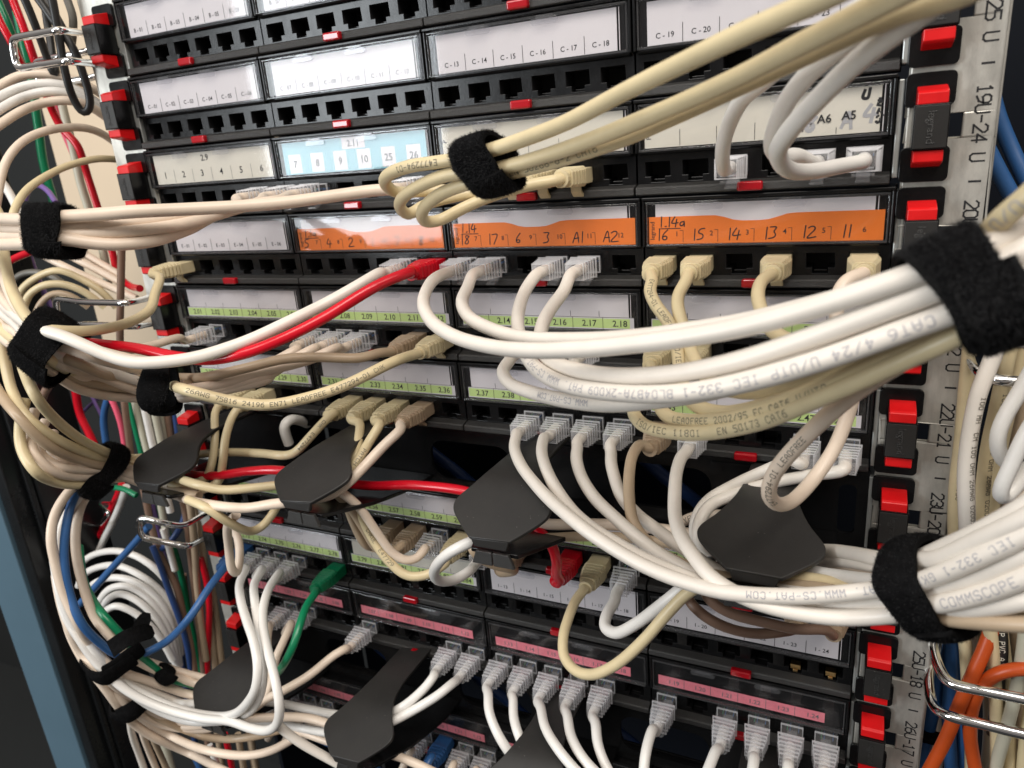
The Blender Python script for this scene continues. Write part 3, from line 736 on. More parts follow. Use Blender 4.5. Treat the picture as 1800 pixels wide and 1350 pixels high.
# ================================================================== cables
RAD = {'white': 3.0, 'bright': 3.0, 'cream': 2.9, 'beige': 2.75, 'tan': 2.7, 'brown': 3.0, 'red': 2.8, 'pink': 2.6, 'green': 2.6, 'blue': 2.7, 'navy': 2.7,
       'black': 2.7, 'grey': 2.5, 'orange': 3.1, 'violet': 2.2, 'olive': 2.8}
PLUGMAT = {'clear': 'clear_plug', 'beige': 'boot_beige', 'tan': 'boot_tan', 'red': 'jacket_red', 'green': 'jacket_green', 'blue': 'jacket_blue', 'white': 'jacket_white'}
def plug(P, kind, root, tab=True, cloudy=False):
    """modular plug with ribbed boot, its axis along -Y from the socket at P"""
    X, _, Z = P; m = PLUGMAT[kind]
    clear = kind == 'clear'
    b = MB()
    b.box(X-5.75, X+5.75, -9.0, 6.0, Z-3.6, Z+4.0, m)
    if clear:
        for k in (1, 2, 5): b.box(X-4.2+k*1.5, X-3.75+k*1.5, -2.0, 4.5, Z+0.8, Z+2.0, ['jacket_orange', 'jacket_green', 'jacket_blue', 'white_plastic', 'jacket_brown', 'jacket_blue'][k])
    o = b.build('plug', root, bevel=0.5, origin=P)
    bb = MB()
    y0, y1 = -9.1, -25.0
    def octo(y, w, h, q): return [(X+a, y, Z+0.25+d) for a, d in ((-w+q, -h), (w-q, -h), (w, -h+q), (w, h-q), (w-q, h), (-w+q, h), (-w, h-q), (-w, -h+q))]
    OCT = [tuple(range(8)), tuple(range(8, 16))[::-1]]+[(i, 8+i, 8+(i+1) % 8, (i+1) % 8) for i in range(8)]
    if clear:
        # clear hood: a hollow ladder of thin ribs, edge highlights painted in as milky white bars
        def loop(y, w, h, th, m_):
            for a0, a1, c0, c1 in ((-w, w, h-th, h), (-w, w, -h, -h+th), (-w, -w+th, -h+th, h-th), (w-th, w, -h+th, h-th)):
                bb.box(X+a0, X+a1, y-0.42, y+0.42, Z+0.25+c0, Z+0.25+c1, m_)
        loop(-1.4, 6.0, 4.4, 0.6, 'edge_glint'); loop(y0-0.6, 6.9, 5.2, 0.7, 'edge_glint')
        for k in range(5):
            f = (k+1)/5.0; loop(y0-0.6-2.7*(k+1), 6.6-1.7*f, 5.0-0.7*f, 0.55, 'edge_glint')
        for sx in (-1, 1):                  # side rails joining the ribs
            bb.mesh([(X+sx*a, y, Z+0.25+c) for (y, a, c) in ((y0-1, 6.7, 4.6), (y0-1, 6.2, 4.6), (y1+1.6, 4.6, 4.0), (y1+1.6, 5.0, 4.0), (y0-1, 6.7, 4.0), (y0-1, 6.2, 4.0), (y1+1.6, 4.6, 3.5), (y1+1.6, 5.0, 3.5))],
                    [(0, 1, 2, 3), (4, 7, 6, 5), (0, 3, 7, 4), (1, 5, 6, 2), (0, 4, 5, 1), (3, 2, 6, 7)], 'clear_rib')
        bb.mesh(octo(y0-1.2, 5.6, 4.0, 1.2)+octo(y1+0.6, 3.9, 3.7, 1.2), OCT, m)
        if cloudy:                          # older hoods along the bottom are cloudier and fuller
            bb.mesh(octo(y0-1.0, 6.3, 4.8, 1.5)+octo(y0-6, 6.6, 4.9, 1.6), OCT, 'clear_rib'); bb.mesh(octo(y0-6.1, 6.6, 4.9, 1.6)+octo(y1-2.0, 4.0, 3.8, 1.2), OCT, 'clear_rib')
        bb.box(X-4.4, X+4.4, -12.8, -9.6, Z-6.4, Z-5.2, 'clear_rib')
    else:
        n = 6
        for k in range(n):                  # stacked ribs on a slimmer core, narrowing towards the cable
            f0, f1 = k/n, (k+0.68)/n
            for (fa, fb, sc) in ((f0, f1, 1.0), (f1, (k+1)/n, 0.93 if kind in ('red', 'green') else 0.80)):
                wa = (6.6-2.1*max(0, fa-0.35)/0.65)*sc; ha = (4.9-0.8*fa)*sc
                wb = (6.6-2.1*max(0, fb-0.35)/0.65)*sc; hb = (4.9-0.8*fb)*sc
                bb.mesh(octo(y0+(y1-y0)*fa, wa, ha, min(wa, ha)*0.32)+octo(y0+(y1-y0)*fb, wb, hb, min(wb, hb)*0.32), OCT, m)
        bb.tube([np.array([X, y1+2, Z+.2]), np.array([X, y1-1, Z+.2]), np.array([X, y1-3, Z+.2])], 4.0, 14, m)
    bb.build('boot', o, bevel=0.0 if clear else 0.2)
    if tab:
        t = MB()
        if clear: prof = [(-10.5, Z-9.2), (-6, Z-8.0), (-1, Z-5.4), (3.0, Z-3.7)]
        else: prof = [(-8.5, Z-4.2), (-8.0, Z-7.2), (-5.4, Z-9.6), (-1.4, Z-10.8), (1.0, Z-10.6)]
        pp = prof+[(y, z+1.2) if clear else (y+1.4, z+1.0) for y, z in prof[::-1]]
        t.prism(pp, X-2.7, X+2.7, 'x', m)
        t.build('latch_tab', o, bevel=0.3)
    return o
def printing(P, txt, px, py, d, root, r, h=2.5, m='print_grey', roll=0.0, adv=6.2, wline=0.31):
    """dot-printer lettering that follows the jacket, on the side that faces out"""
    i0 = int(np.argmin([np.linalg.norm(pj(p)-np.array([px, py])) for p in P]))
    seg = np.concatenate([[0], np.cumsum(np.linalg.norm(np.diff(P, axis=0), axis=1))])
    k = h/6.0
    b = MB(); T = np.gradient(P, axis=0); T /= np.linalg.norm(T, axis=1)[:, None]
    lim = seg[-1]
    def at(s):
        s = min(max(s, 0), lim)
        c = np.array([np.interp(s, seg, P[:, j]) for j in range(3)]); t = np.array([np.interp(s, seg, T[:, j]) for j in range(3)]); t /= np.linalg.norm(t)
        v = CAM_C-c; v -= t*(v@t); v /= np.linalg.norm(v)
        return c, t, v, np.cross(v, t*d)
    j = 0
    for pl in stroke_text(txt, adv):
        for q in stroke_quads(pl, wline/k, 0.9):
            pts = []
            for a, y in q:
                s = seg[i0]+d*a*k
                if s < 3 or s > lim-3: pts = None; break
                c, t, v, w = at(s)
                ph = (y-3)*k/r+roll
                pts.append(c+(r+0.05+0.004*(j % 5))*(math.cos(ph)*v+math.sin(ph)*w))
            if pts: b.face(pts, m); j += 1
    if b.v: b.build('printing', root, origin=P[i0])
NCABLE = 0
PATHS = []
def tuck(P, r, fix0, fix1):
    """lay a cable behind the tongue of any guide it runs through"""
    n = len(P); need = np.zeros(n)
    for row in (6, 10):
        for cx, ob, zb, th, roll in GUIDES:
            A = np.array([cx, -ob, -row*U+zb]); sd = np.array([0, math.sin(th), math.cos(th)]); nr = np.array([0, -math.cos(th), math.sin(th)])
            for i in range(n):
                p = P[i]
                if abs(p[0]-cx) > 70 or abs(p[2]-A[2]-8) > 60: continue
                d = p-CAM_C; dist = np.linalg.norm(d); d = d/dist
                t = ((A-CAM_C)@nr)/(d@nr); q = CAM_C+d*t; s = (q-A)@sd
                if not -9 < s < 52 or abs(q[0]-cx) > halfwidth(max(s, 0))+r+2: continue
                need[i] = max(need[i], t+(r+3.4)/abs(d@nr)-dist)
    if need.max() <= 0: return P
    need = np.minimum(need, 75)
    w = 11; mx = np.array([need[max(0, i-w):i+w+1].max() for i in range(n)])
    k = np.exp(-0.5*(np.arange(-10, 11)/4.5)**2); k /= k.sum()
    mx = np.maximum(np.convolve(np.pad(mx, 10, mode='edge'), k, 'valid'), 0)
    D = P-CAM_C; L = np.linalg.norm(D, axis=1)
    Q = CAM_C+D*((L+mx)/L)[:, None]
    if fix0: Q[:4] = P[:4]
    if fix1: Q[-4:] = P[-4:]
    return Q
def cable(label, kind, pts, port_=None, pl='clear', end=None, endpl='clear', r=None, prints=(), group=None, cat='cable', name='patch_cable', tab=True, n=16, step=1.8, front=False):
    global NCABLE
    NCABLE += 1
    r = r or RAD[kind]
    ctrl = []
    if port_ is not None:
        p0 = port(*port_); ctrl += [p0+(0, -12, .2), p0+(0, -24, .2), p0+(0, -28.5, 0.2)]
    if not front: pts = ease(pts)
    ctrl += [np.asarray(un(*q)) for q in pts]
    if end is not None:
        p1 = port(*end); ctrl += [p1+(0, -28.5, .2), p1+(0, -24, .2), p1+(0, -12, .2)]
    P = catmull(ctrl, step)
    if not front:
        P = tuck(P, r, port_ is not None, end is not None); P = tuck(P, r, port_ is not None, end is not None)
    PATHS.append((P, r, name))
    b = MB(); b.tube(P, r, n, 'jacket_'+kind)
    group = group or kind_group(kind)
    if port_ is None and end is None and not prints:
        o = b.build(name, smooth=True, angle=60, origin=P[0])
        return tag(o, label, cat, group)
    base = port(*port_) if port_ is not None else P[0]
    root = empty(name, base); tag(root, label, cat, group)
    b.build('jacket', root, smooth=True, angle=60, origin=P[0])
    if port_ is not None: plug(port(*port_), pl, root, tab, port_[0] >= 8)
    if end is not None: plug(port(*end), endpl, root, tab)
    for pr in prints: printing(P, pr[0], pr[1], pr[2], pr[3], root, r, **(pr[4] if len(pr) > 4 else {}))
    return root
def kind_group(k):
    return {'white': 'white patch cables', 'bright': 'white patch cables', 'cream': 'cream patch cables', 'beige': 'beige patch cables', 'tan': 'tan patch cables', 'brown': 'brown cables',
            'red': 'red cables', 'pink': 'red cables', 'green': 'green cables', 'blue': 'blue cables', 'navy': 'blue cables', 'black': 'black cables', 'grey': 'grey cables', 'orange': 'orange cables',
            'violet': 'violet cables', 'olive': 'pale olive cables'}[k]
DK = dict(m='print_dark')
def ease(pts):
    """bundles settle back toward the panel before they enter the leftmost guides"""
    out = []
    for x, y, o in pts:
        if 640 < y < 905 and x < 330: o = min(o, 138-50*min(max((x-50)/140, 0), 1)-(14 if x > 222 else 0))
        if y > 1120 and x < 360: o = min(o, 114-42*min(max((x-180)/150, 0), 1))
        out.append((x, y, o))
    return out
# ---- right upper bundle, held by the large strap
cable('white cable with the widest outer bend, plugged in under orange number 18', 'white',
      [(758, 496, 48), (744, 530, 68), (757, 563, 86), (800, 592, 104), (867, 610, 118), (933, 616, 128), (1033, 613, 138), (1133, 603, 145), (1200, 594, 149), (1300, 576, 153), (1400, 550, 156), (1500, 519, 159), (1600, 485, 161), (1690, 452, 160), (1790, 408, 150), (1900, 350, 140)], (3, 3, 0))
cable('white cable plugged in under orange number 17, running behind the outermost bend', 'white',
      [(822, 505, 48), (812, 530, 62), (823, 556, 76), (862, 578, 92), (920, 594, 106), (1033, 598, 120), (1133, 592, 128), (1200, 583, 133), (1300, 568, 138), (1400, 545, 142), (1500, 520, 146), (1600, 492, 150), (1695, 468, 152), (1790, 432, 150), (1900, 385, 145)], (3, 3, 1))
cable('white cable plugged in under orange number 3, marked CAT6 near the large strap', 'white',
      [(925, 508, 42), (913, 540, 60), (910, 570, 76), (918, 608, 92), (945, 650, 112), (1000, 678, 128), (1100, 692, 142), (1200, 691, 150), (1300, 674, 155), (1400, 647, 158), (1500, 614, 160), (1600, 577, 161), (1700, 540, 161), (1800, 482, 158), (1900, 420, 152)], (3, 3, 3),
      prints=[('CAT6 4/24 U/UTP IEC 332-1 BL04B7A-2K009 PAT. WWW.CS-PAT.COM', 1640, 562, -1, dict(h=2.5, adv=6.6))])
cable('white cable plugged in under orange label A1, second in the large strap', 'white',
      [(992, 510, 42), (970, 540, 58), (954, 570, 74), (950, 602, 90), (965, 632, 108), (1020, 653, 124), (1100, 662, 136), (1200, 655, 145), (1300, 634, 151), (1400, 602, 155), (1500, 566, 158), (1600, 528, 160), (1695, 492, 160), (1800, 440, 157), (1900, 385, 152)], (3, 3, 4))
cable('white cable with a small tight loop beside label 2.39', 'white',
      [(897, 632, 44), (884, 652, 60), (896, 674, 76), (935, 690, 92), (990, 703, 106), (1060, 711, 116), (1130, 707, 124), (1220, 694, 132), (1330, 668, 140), (1450, 628, 147), (1600, 568, 152), (1700, 525, 153), (1800, 465, 150), (1900, 410, 146)], (4, 3, 2), prints=[('WWW.CS-PAT.COM', 1040, 700, -1, dict(h=2.2))])
cable('white cable half hidden inside the bundle, plugged in above label 2.40', 'white',
      [(1010, 640, 46), (1000, 668, 66), (1030, 690, 86), (1100, 700, 100), (1200, 690, 114), (1330, 660, 128), (1450, 618, 138), (1600, 560, 146), (1700, 516, 148), (1800, 455, 146), (1900, 400, 140)], (4, 3, 4))
cable('beige cable plugged in under orange number 16, hanging left of its neighbour', 'beige',
      [(1147, 492, 36), (1142, 510, 44), (1154, 538, 54), (1176, 568, 62), (1190, 610, 70), (1196, 660, 80), (1215, 705, 94), (1265, 726, 108), (1350, 712, 124), (1480, 665, 140), (1600, 618, 150), (1695, 575, 153), (1800, 530, 150), (1900, 480, 146)], (3, 4, 0), 'beige',
      prints=[('E477294-01 LEADFREE ISO/IEC', 1143, 500, 1, dict(h=1.9, **DK))])
cable('beige cable plugged in under orange number 15, second from the left', 'beige',
      [(1206, 494, 36), (1192, 520, 46), (1193, 548, 56), (1206, 590, 64), (1225, 640, 78), (1265, 680, 96), (1340, 688, 114), (1450, 660, 134), (1600, 602, 148), (1700, 552, 152), (1790, 512, 150), (1900, 460, 146)], (3, 4, 1), 'beige')
cable('beige cable plugged in under orange number 13', 'beige',
      [(1340, 492, 36), (1332, 515, 46), (1338, 545, 58), (1356, 580, 74), (1410, 604, 96), (1500, 592, 122), (1600, 558, 142), (1690, 505, 146), (1740, 405, 152), (1800, 352, 158), (1900, 260, 160)], (3, 4, 3), 'beige',
      prints=[('U/UTP CAT 6', 1800, 362, -1, dict(h=2.7, m='print_grey'))])
cable('tan grey cable under orange number 11 that hangs in a long loop over a guide', 'cream',
      [(1490, 492, 36), (1476, 510, 40), (1470, 560, 44), (1490, 640, 46), (1499, 690, 46), (1488, 735, 46), (1466, 789, 50), (1430, 842, 60), (1392, 881, 76), (1366, 886, 88), (1351, 866, 97), (1362, 830, 101), (1411, 773, 105), (1478, 710, 116), (1540, 664, 132), (1610, 620, 148), (1700, 566, 154), (1800, 500, 152), (1900, 440, 148)], (3, 4, 5), 'beige', r=2.9,
      prints=[('E477294-01 LEADFREE', 1352, 880, 1, dict(h=2.0, **DK))], front=True)
cable('beige cable in the lowest bend of the bundle, printed ISO/IEC', 'beige',
      [(1146, 646, 34), (1126, 690, 56), (1114, 726, 84), (1136, 750, 98), (1182, 760, 106), (1240, 761, 112), (1330, 744, 124), (1450, 696, 140), (1600, 628, 152), (1700, 582, 156), (1800, 535, 152), (1900, 490, 148)], (4, 4, 0), 'beige',
      prints=[('ISO/IEC 11801 & EN 50173 CAT6', 1128, 747, 1, dict(h=2.3, adv=6.8, **DK))])
cable('beige cable in the bend just above the lowest, printed LEADFREE', 'beige',
      [(1206, 648, 34), (1180, 682, 54), (1160, 712, 80), (1180, 735, 96), (1240, 740, 108), (1330, 725, 122), (1450, 682, 138), (1600, 612, 150), (1700, 560, 154), (1800, 515, 150), (1900, 470, 146)], (4, 4, 1), 'beige',
      prints=[('LEADFREE 2002/95 EC CAT6 U/UTP', 1192, 737, 1, dict(h=2.2, adv=6.8, **DK))])
# ---- top right beige bundle and white cables
cable('topmost beige cable crossing the upper right corner to the fuzzy strap', 'beige',
      [(2000, -420, 215), (1700, -150, 195), (1500, -30, 178), (1300, 62, 156), (1197, 112, 142), (1100, 160, 128), (1000, 213, 113), (933, 240, 104), (862, 264, 97), (787, 282, 92), (717, 293, 88), (684, 306, 84), (677, 322, 74), (697, 338, 62), (740, 336, 52), (800, 334, 42), (860, 336, 34)], None, end=(2, 3, 2), endpl='beige',
      prints=[('E477294-01', 776, 283, 1, dict(h=2.3, **DK))])
cable('beige cable just under the topmost one, looping at the fuzzy strap', 'beige',
      [(2000, -330, 205), (1700, -80, 185), (1550, 5, 170), (1400, 82, 152), (1300, 134, 138), (1197, 181, 126), (1067, 235, 112), (967, 271, 102), (867, 298, 94), (790, 307, 90), (748, 322, 86), (711, 344, 80), (703, 364, 70), (720, 377, 60), (745, 361, 54), (800, 345, 48), (880, 334, 38)], None, end=(2, 3, 3), endpl='beige')
cable('lowest beige cable of the strapped trio, printed EN 50288, upper right', 'beige',
      [(2000, -260, 190), (1750, -40, 172), (1560, 30, 152), (1400, 105, 134), (1300, 152, 122), (1200, 198, 112), (1100, 242, 104), (1000, 276, 98), (890, 306, 92), (800, 330, 86), (765, 347, 82), (742, 372, 74), (748, 390, 64), (774, 387, 56), (808, 369, 52), (850, 350, 46), (920, 328, 38)], None, end=(2, 3, 4), endpl='beige',
      prints=[('EN 50288-6-2 CAT6', 905, 302, -1, dict(h=2.3, **DK))])
cable('white cable rising straight up behind the beige cables, upper right', 'bright',
      [(1270, 283, 38), (1271, 255, 46), (1282, 217, 54), (1303, 177, 66), (1335, 148, 80), (1400, 95, 104), (1480, 40, 124), (1600, -40, 150), (1750, -160, 165)], (2, 4, 2), prints=[])
cable('white cable in the tighter inner loop, upper right', 'bright',
      [(1400, 274, 44), (1376, 277, 58), (1358, 262, 72), (1362, 227, 84), (1386, 174, 98), (1433, 118, 112), (1500, 66, 126), (1583, 14, 140), (1700, -70, 156), (1820, -160, 165)], (2, 4, 4))
cable('white cable in the longer loop plugged in under label A5', 'bright',
      [(1478, 292, 40), (1420, 302, 60), (1382, 296, 78), (1367, 267, 92), (1387, 231, 103), (1433, 180, 116), (1500, 114, 132), (1600, 36, 150), (1700, -40, 164), (1850, -160, 176)], (2, 4, 5))
# ---- plugs above the guide panel, right half, into the lower right bundle
cable('white cable plugged in under label 2.39, sweeping right to the lower strap', 'white',
      [(909, 760, 30), (904, 786, 44), (916, 818, 58), (940, 850, 70), (968, 880, 80), (1000, 908, 88), (1033, 934, 94), (1078, 964, 99), (1133, 995, 104), (1197, 1021, 108), (1270, 1040, 111), (1380, 1048, 114), (1470, 1044, 117), (1557, 1034, 121), (1600, 1028, 124), (1640, 1014, 128), (1675, 1000, 131), (1733, 973, 135), (1790, 946, 138), (1900, 880, 142)], (5, 3, 2),
      prints=[('PAT. WWW.CS-PAT.COM', 1562, 1036, -1, dict(h=2.4, adv=6.6)), ('IEC 332-1 GK0601A', 1788, 950, -1, dict(h=2.4, adv=6.9))], front=True)
cable('white cable second from left under the green labels, beside its sweeping neighbour', 'white',
      [(957, 768, 30), (952, 792, 44), (960, 824, 58), (978, 860, 70), (1006, 898, 80), (1040, 928, 88), (1085, 956, 94), (1140, 986, 98), (1200, 1012, 102), (1280, 1038, 104), (1380, 1064, 106), (1470, 1066, 110), (1557, 1056, 116), (1600, 1048, 120), (1642, 1032, 124), (1717, 1013, 130), (1800, 976, 136), (1900, 925, 140)], (5, 3, 3), front=True)
cable('white cable third from left under the green labels', 'white',
      [(1015, 784, 30), (1013, 806, 42), (1022, 838, 54), (1046, 876, 66), (1078, 907, 76), (1110, 936, 82), (1150, 968, 86), (1200, 998, 88), (1260, 1030, 90), (1330, 1052, 92), (1430, 1062, 98), (1557, 1062, 110), (1610, 1062, 120), (1658, 1061, 128), (1733, 1042, 134), (1800, 1016, 138), (1900, 970, 142)], (5, 3, 4),
      prints=[('COMMSCOPE | CS38', 1664, 1062, 1, dict(h=2.7, adv=6.4))], front=True)
cable('white cable fourth from left under the green labels, passing behind a tan one', 'white',
      [(1074, 792, 30), (1074, 813, 40), (1081, 842, 50), (1092, 872, 58), (1122, 907, 64), (1148, 926, 68), (1180, 950, 72), (1218, 975, 72), (1262, 1004, 70), (1340, 1030, 70), (1450, 1045, 84), (1557, 1048, 106), (1610, 1056, 116), (1683, 1070, 126), (1750, 1065, 132), (1800, 1055, 136), (1900, 1030, 140)], (5, 3, 5), front=True)
cable('tan cable with tan boot curving down between white cables', 'tan',
      [(1128, 780, 30), (1112, 800, 42), (1106, 835, 54), (1106, 878, 66), (1113, 918, 76), (1130, 945, 80), (1158, 971, 82), (1200, 992, 82), (1250, 1010, 76), (1330, 1024, 68), (1450, 1036, 82), (1557, 1068, 104), (1610, 1075, 116), (1658, 1086, 124), (1717, 1092, 130), (1800, 1097, 136), (1900, 1098, 140)], (5, 4, 0), 'tan', front=True)
cable('white cable furthest in front of the right guide, lowest in the lower strap', 'white',
      [(1200, 800, 30), (1190, 826, 44), (1186, 867, 62), (1187, 911, 78), (1198, 944, 90), (1220, 978, 100), (1247, 1012, 106), (1288, 1040, 110), (1330, 1059, 112), (1380, 1073, 114), (1467, 1085, 116), (1557, 1082, 119), (1610, 1072, 122), (1650, 1046, 124), (1720, 1028, 128), (1800, 1000, 132), (1900, 955, 136)], (5, 4, 1), front=True)
cable('white cable with a sharp kink left of the right guide', 'white',
      [(1452, 832, 28), (1433, 834, 32), (1344, 852, 38), (1278, 874, 42), (1251, 886, 46), (1233, 908, 52), (1226, 938, 54), (1240, 972, 52), (1290, 985, 46), (1370, 972, 42), (1450, 968, 58), (1500, 973, 76), (1557, 984, 98), (1600, 985, 112), (1650, 982, 124), (1720, 950, 132), (1800, 912, 138), (1900, 855, 142)], (5, 4, 5), r=2.9)
cable('white cable running above the kinked one from a half hidden clear plug', 'white',
      [(1392, 806, 26), (1370, 816, 30), (1320, 838, 32), (1280, 858, 34), (1246, 878, 36), (1226, 905, 38), (1222, 945, 38), (1250, 985, 34), (1330, 1000, 34), (1450, 985, 52), (1557, 994, 92), (1610, 984, 110), (1660, 962, 120), (1720, 935, 128), (1800, 890, 134), (1900, 825, 138)], (5, 4, 4), r=2.8)
cable('cream cable running level from the middle guide to the right guide', 'cream',
      [(905, 905, 50), (960, 921, 48), (1030, 921, 44), (1100, 924, 40), (1200, 936, 34), (1300, 960, 32), (1400, 978, 40), (1480, 996, 58), (1557, 1010, 88), (1600, 996, 102), (1633, 974, 110), (1700, 952, 118), (1767, 917, 126), (1840, 850, 132), (1920, 760, 134)])
cable('tan cable running level below the cream one between two guides', 'tan',
      [(890, 928, 56), (940, 944, 54), (1020, 943, 50), (1100, 945, 44), (1200, 960, 38), (1300, 985, 34), (1420, 998, 44), (1500, 1012, 62), (1570, 1030, 88), (1640, 1032, 104), (1720, 1020, 116), (1810, 990, 124), (1900, 950, 130)], r=2.5)
cable('cream printed cable tip reading TYPE behind the right guide', 'cream',
      [(1270, 905, 14), (1235, 905, 16), (1205, 914, 16), (1188, 928, 14), (1180, 960, 8)], r=2.7, prints=[('TYPE', 1200, 918, -1, dict(h=2.5, **DK))])
cable('white cable in a round loop hanging left below the middle guide', 'bright',
      [(905, 935, 48), (862, 943, 66), (827, 953, 76), (787, 974, 78), (763, 1004, 70), (772, 1021, 60), (800, 1019, 48), (826, 1003, 38)], None, end=(7, 3, 0), r=2.9)
cable('beige cable drooping in a U below the white bundle, pale green boot', 'beige',
      [(1014, 1052, 36), (1000, 1084, 50), (990, 1120, 62), (991, 1153, 70), (1010, 1178, 76), (1040, 1186, 80), (1083, 1168, 82), (1133, 1124, 82), (1173, 1078, 80), (1212, 1040, 76), (1260, 1018, 72), (1340, 1012, 68), (1450, 1022, 76), (1557, 1058, 96), (1620, 1078, 108), (1700, 1085, 120), (1800, 1075, 128), (1900, 1060, 132)], (7, 3, 4), 'beige')
cable('white cable in a short U beside the drooping beige one', 'bright',
      [(1081, 1056, 36), (1066, 1082, 50), (1063, 1102, 58), (1082, 1113, 64), (1117, 1097, 68), (1167, 1060, 70), (1205, 1030, 68), (1250, 1000, 60), (1330, 990, 50), (1450, 1010, 70), (1557, 1026, 96), (1620, 1040, 108), (1700, 1020, 120), (1800, 985, 128), (1900, 940, 132)], (7, 3, 5))
cable('tan cable curving under the right guide to the rightmost tan boot', 'brown',
      [(1452, 1107, 36), (1400, 1106, 46), (1340, 1093, 56), (1280, 1076, 64), (1245, 1052, 66), (1235, 1022, 60), (1260, 990, 40), (1340, 970, 26), (1440, 960, 40)], (7, 4, 5), 'tan', r=2.5)
cable('tan cable looping lowest under the right guide', 'brown',
      [(1378, 1110, 38), (1333, 1114, 48), (1283, 1105, 58), (1240, 1084, 64), (1214, 1060, 62), (1206, 1034, 54), (1225, 1000, 36), (1300, 985, 24)], (7, 4, 4), 'tan', r=2.5)
cable('tan cable behind the middle guide with its tan boot showing below', 'tan', [(905, 1002, 36), (860, 990, 46), (830, 965, 50), (835, 930, 40), (880, 905, 28)], (7, 3, 1), 'tan')
cable('red cable with red plug below the middle guide, bent sharply down', 'red',
      [(985, 1020, 34), (978, 1008, 42), (978, 985, 50), (968, 955, 54), (945, 932, 50), (900, 905, 42), (860, 880, 40), (820, 864, 40), (730, 853, 40), (640, 853, 44), (560, 840, 52), (495, 827, 58), (440, 828, 60), (380, 836, 60), (325, 833, 56), (280, 822, 56), (240, 812, 66), (200, 806, 96)], (7, 3, 3), 'red')
# ---- left half, above the guide panel
cable('white cable running left beside the red one from a clear plug', 'white',
      [(668, 480, 36), (600, 519, 56), (560, 540, 66), (517, 561, 78), (450, 593, 94), (400, 612, 104), (350, 627, 112), (300, 635, 120), (233, 637, 128), (187, 624, 132), (150, 608, 135), (113, 592, 137), (60, 575, 138), (27, 553, 132), (0, 530, 124), (-60, 470, 110)], (3, 2, 4), r=3.1)
cable('long red cable with red plug crossing the left half', 'red',
      [(722, 478, 36), (667, 500, 52), (600, 540, 68), (567, 560, 76), (500, 594, 90), (433, 620, 100), (370, 632, 104), (317, 628, 106), (233, 611, 108), (183, 606, 110), (140, 602, 114), (80, 600, 118), (30, 590, 116), (-10, 560, 110), (-60, 500, 100)], (3, 2, 5), 'red', r=2.9)
cable('tan cable with tan boot running left to the small strap', 'tan',
      [(668, 620, 38), (633, 629, 48), (560, 628, 62), (500, 631, 74), (433, 647, 88), (367, 662, 98), (300, 664, 106), (262, 668, 112), (200, 662, 120), (140, 640, 126), (80, 615, 130), (30, 580, 126), (-20, 520, 116)], (4, 2, 4), 'tan')
cable('pale beige printed cable arching below the small strap to a beige plug', 'beige',
      [(712, 628, 40), (683, 640, 52), (600, 680, 76), (533, 701, 90), (467, 712, 102), (400, 704, 112), (333, 687, 120), (287, 674, 126), (250, 672, 128), (190, 672, 132), (130, 655, 136), (80, 628, 138), (30, 600, 134), (-20, 560, 124)], (4, 2, 5), 'beige', r=2.9,
      prints=[('26AWG 75816 24196 EN71 LEADFREE E477294-01 CHK', 335, 688, -1, dict(h=2.1, **DK))])
for k, (pt, lab, off) in enumerate((((4, 2, 2), 'white cable from the rightmost of three clear plugs beside the tan boot', 0), ((4, 2, 1), 'white cable from the middle one of three clear plugs beside the tan boot', 8), ((4, 2, 0), 'white cable from the leftmost of three clear plugs beside the tan boot', 14))):
    x0 = (590, 550, 520)[k]
    cable(lab, 'cream', [(x0, 612+off*0.2, 44), (x0-40, 630+off*0.6, 56), (470, 652+off, 76), (400, 673+off*0.8, 92), (333, 684+off, 106), (268, 682+off*0.7, 116), (233, 678+off, 122), (170, 655+off*1.4, 128), (110, 630+off*1.3, 130), (60, 606+off, 130), (10, 568+off, 124), (-40, 520+off, 112)], pt, r=2.8)
cable('cream cable from a single clear plug below label 2.01, passing behind red', 'cream', [(312, 594, 44), (268, 607, 60), (230, 615, 72), (180, 612, 84), (110, 598, 100), (50, 575, 108), (0, 540, 104), (-60, 480, 96)], (4, 1, 1), r=2.6)
cable('beige cable with beige plug bending down to the middle left strap', 'beige',
      [(281, 487, 36), (273, 515, 52), (262, 546, 70), (217, 570, 96), (150, 582, 122), (92, 580, 136), (60, 570, 138), (33, 535, 134), (15, 490, 126), (6, 440, 118), (2, 390, 110), (-30, 330, 100)], (3, 1, 0), 'beige', r=2.8)
cable('cream cable sweeping along the lower edge of the left bundle', 'cream', [(330, 690, 104), (262, 700, 114), (200, 697, 124), (140, 684, 130), (100, 660, 134), (60, 630, 136), (20, 605, 134), (-10, 580, 128), (-60, 540, 120)], r=2.9)
cable('tan cable in the lower part of the left bundle', 'tan', [(330, 676, 100), (262, 684, 112), (200, 680, 122), (140, 668, 128), (95, 645, 132), (50, 618, 132), (0, 588, 124), (-60, 545, 112)], r=2.8)
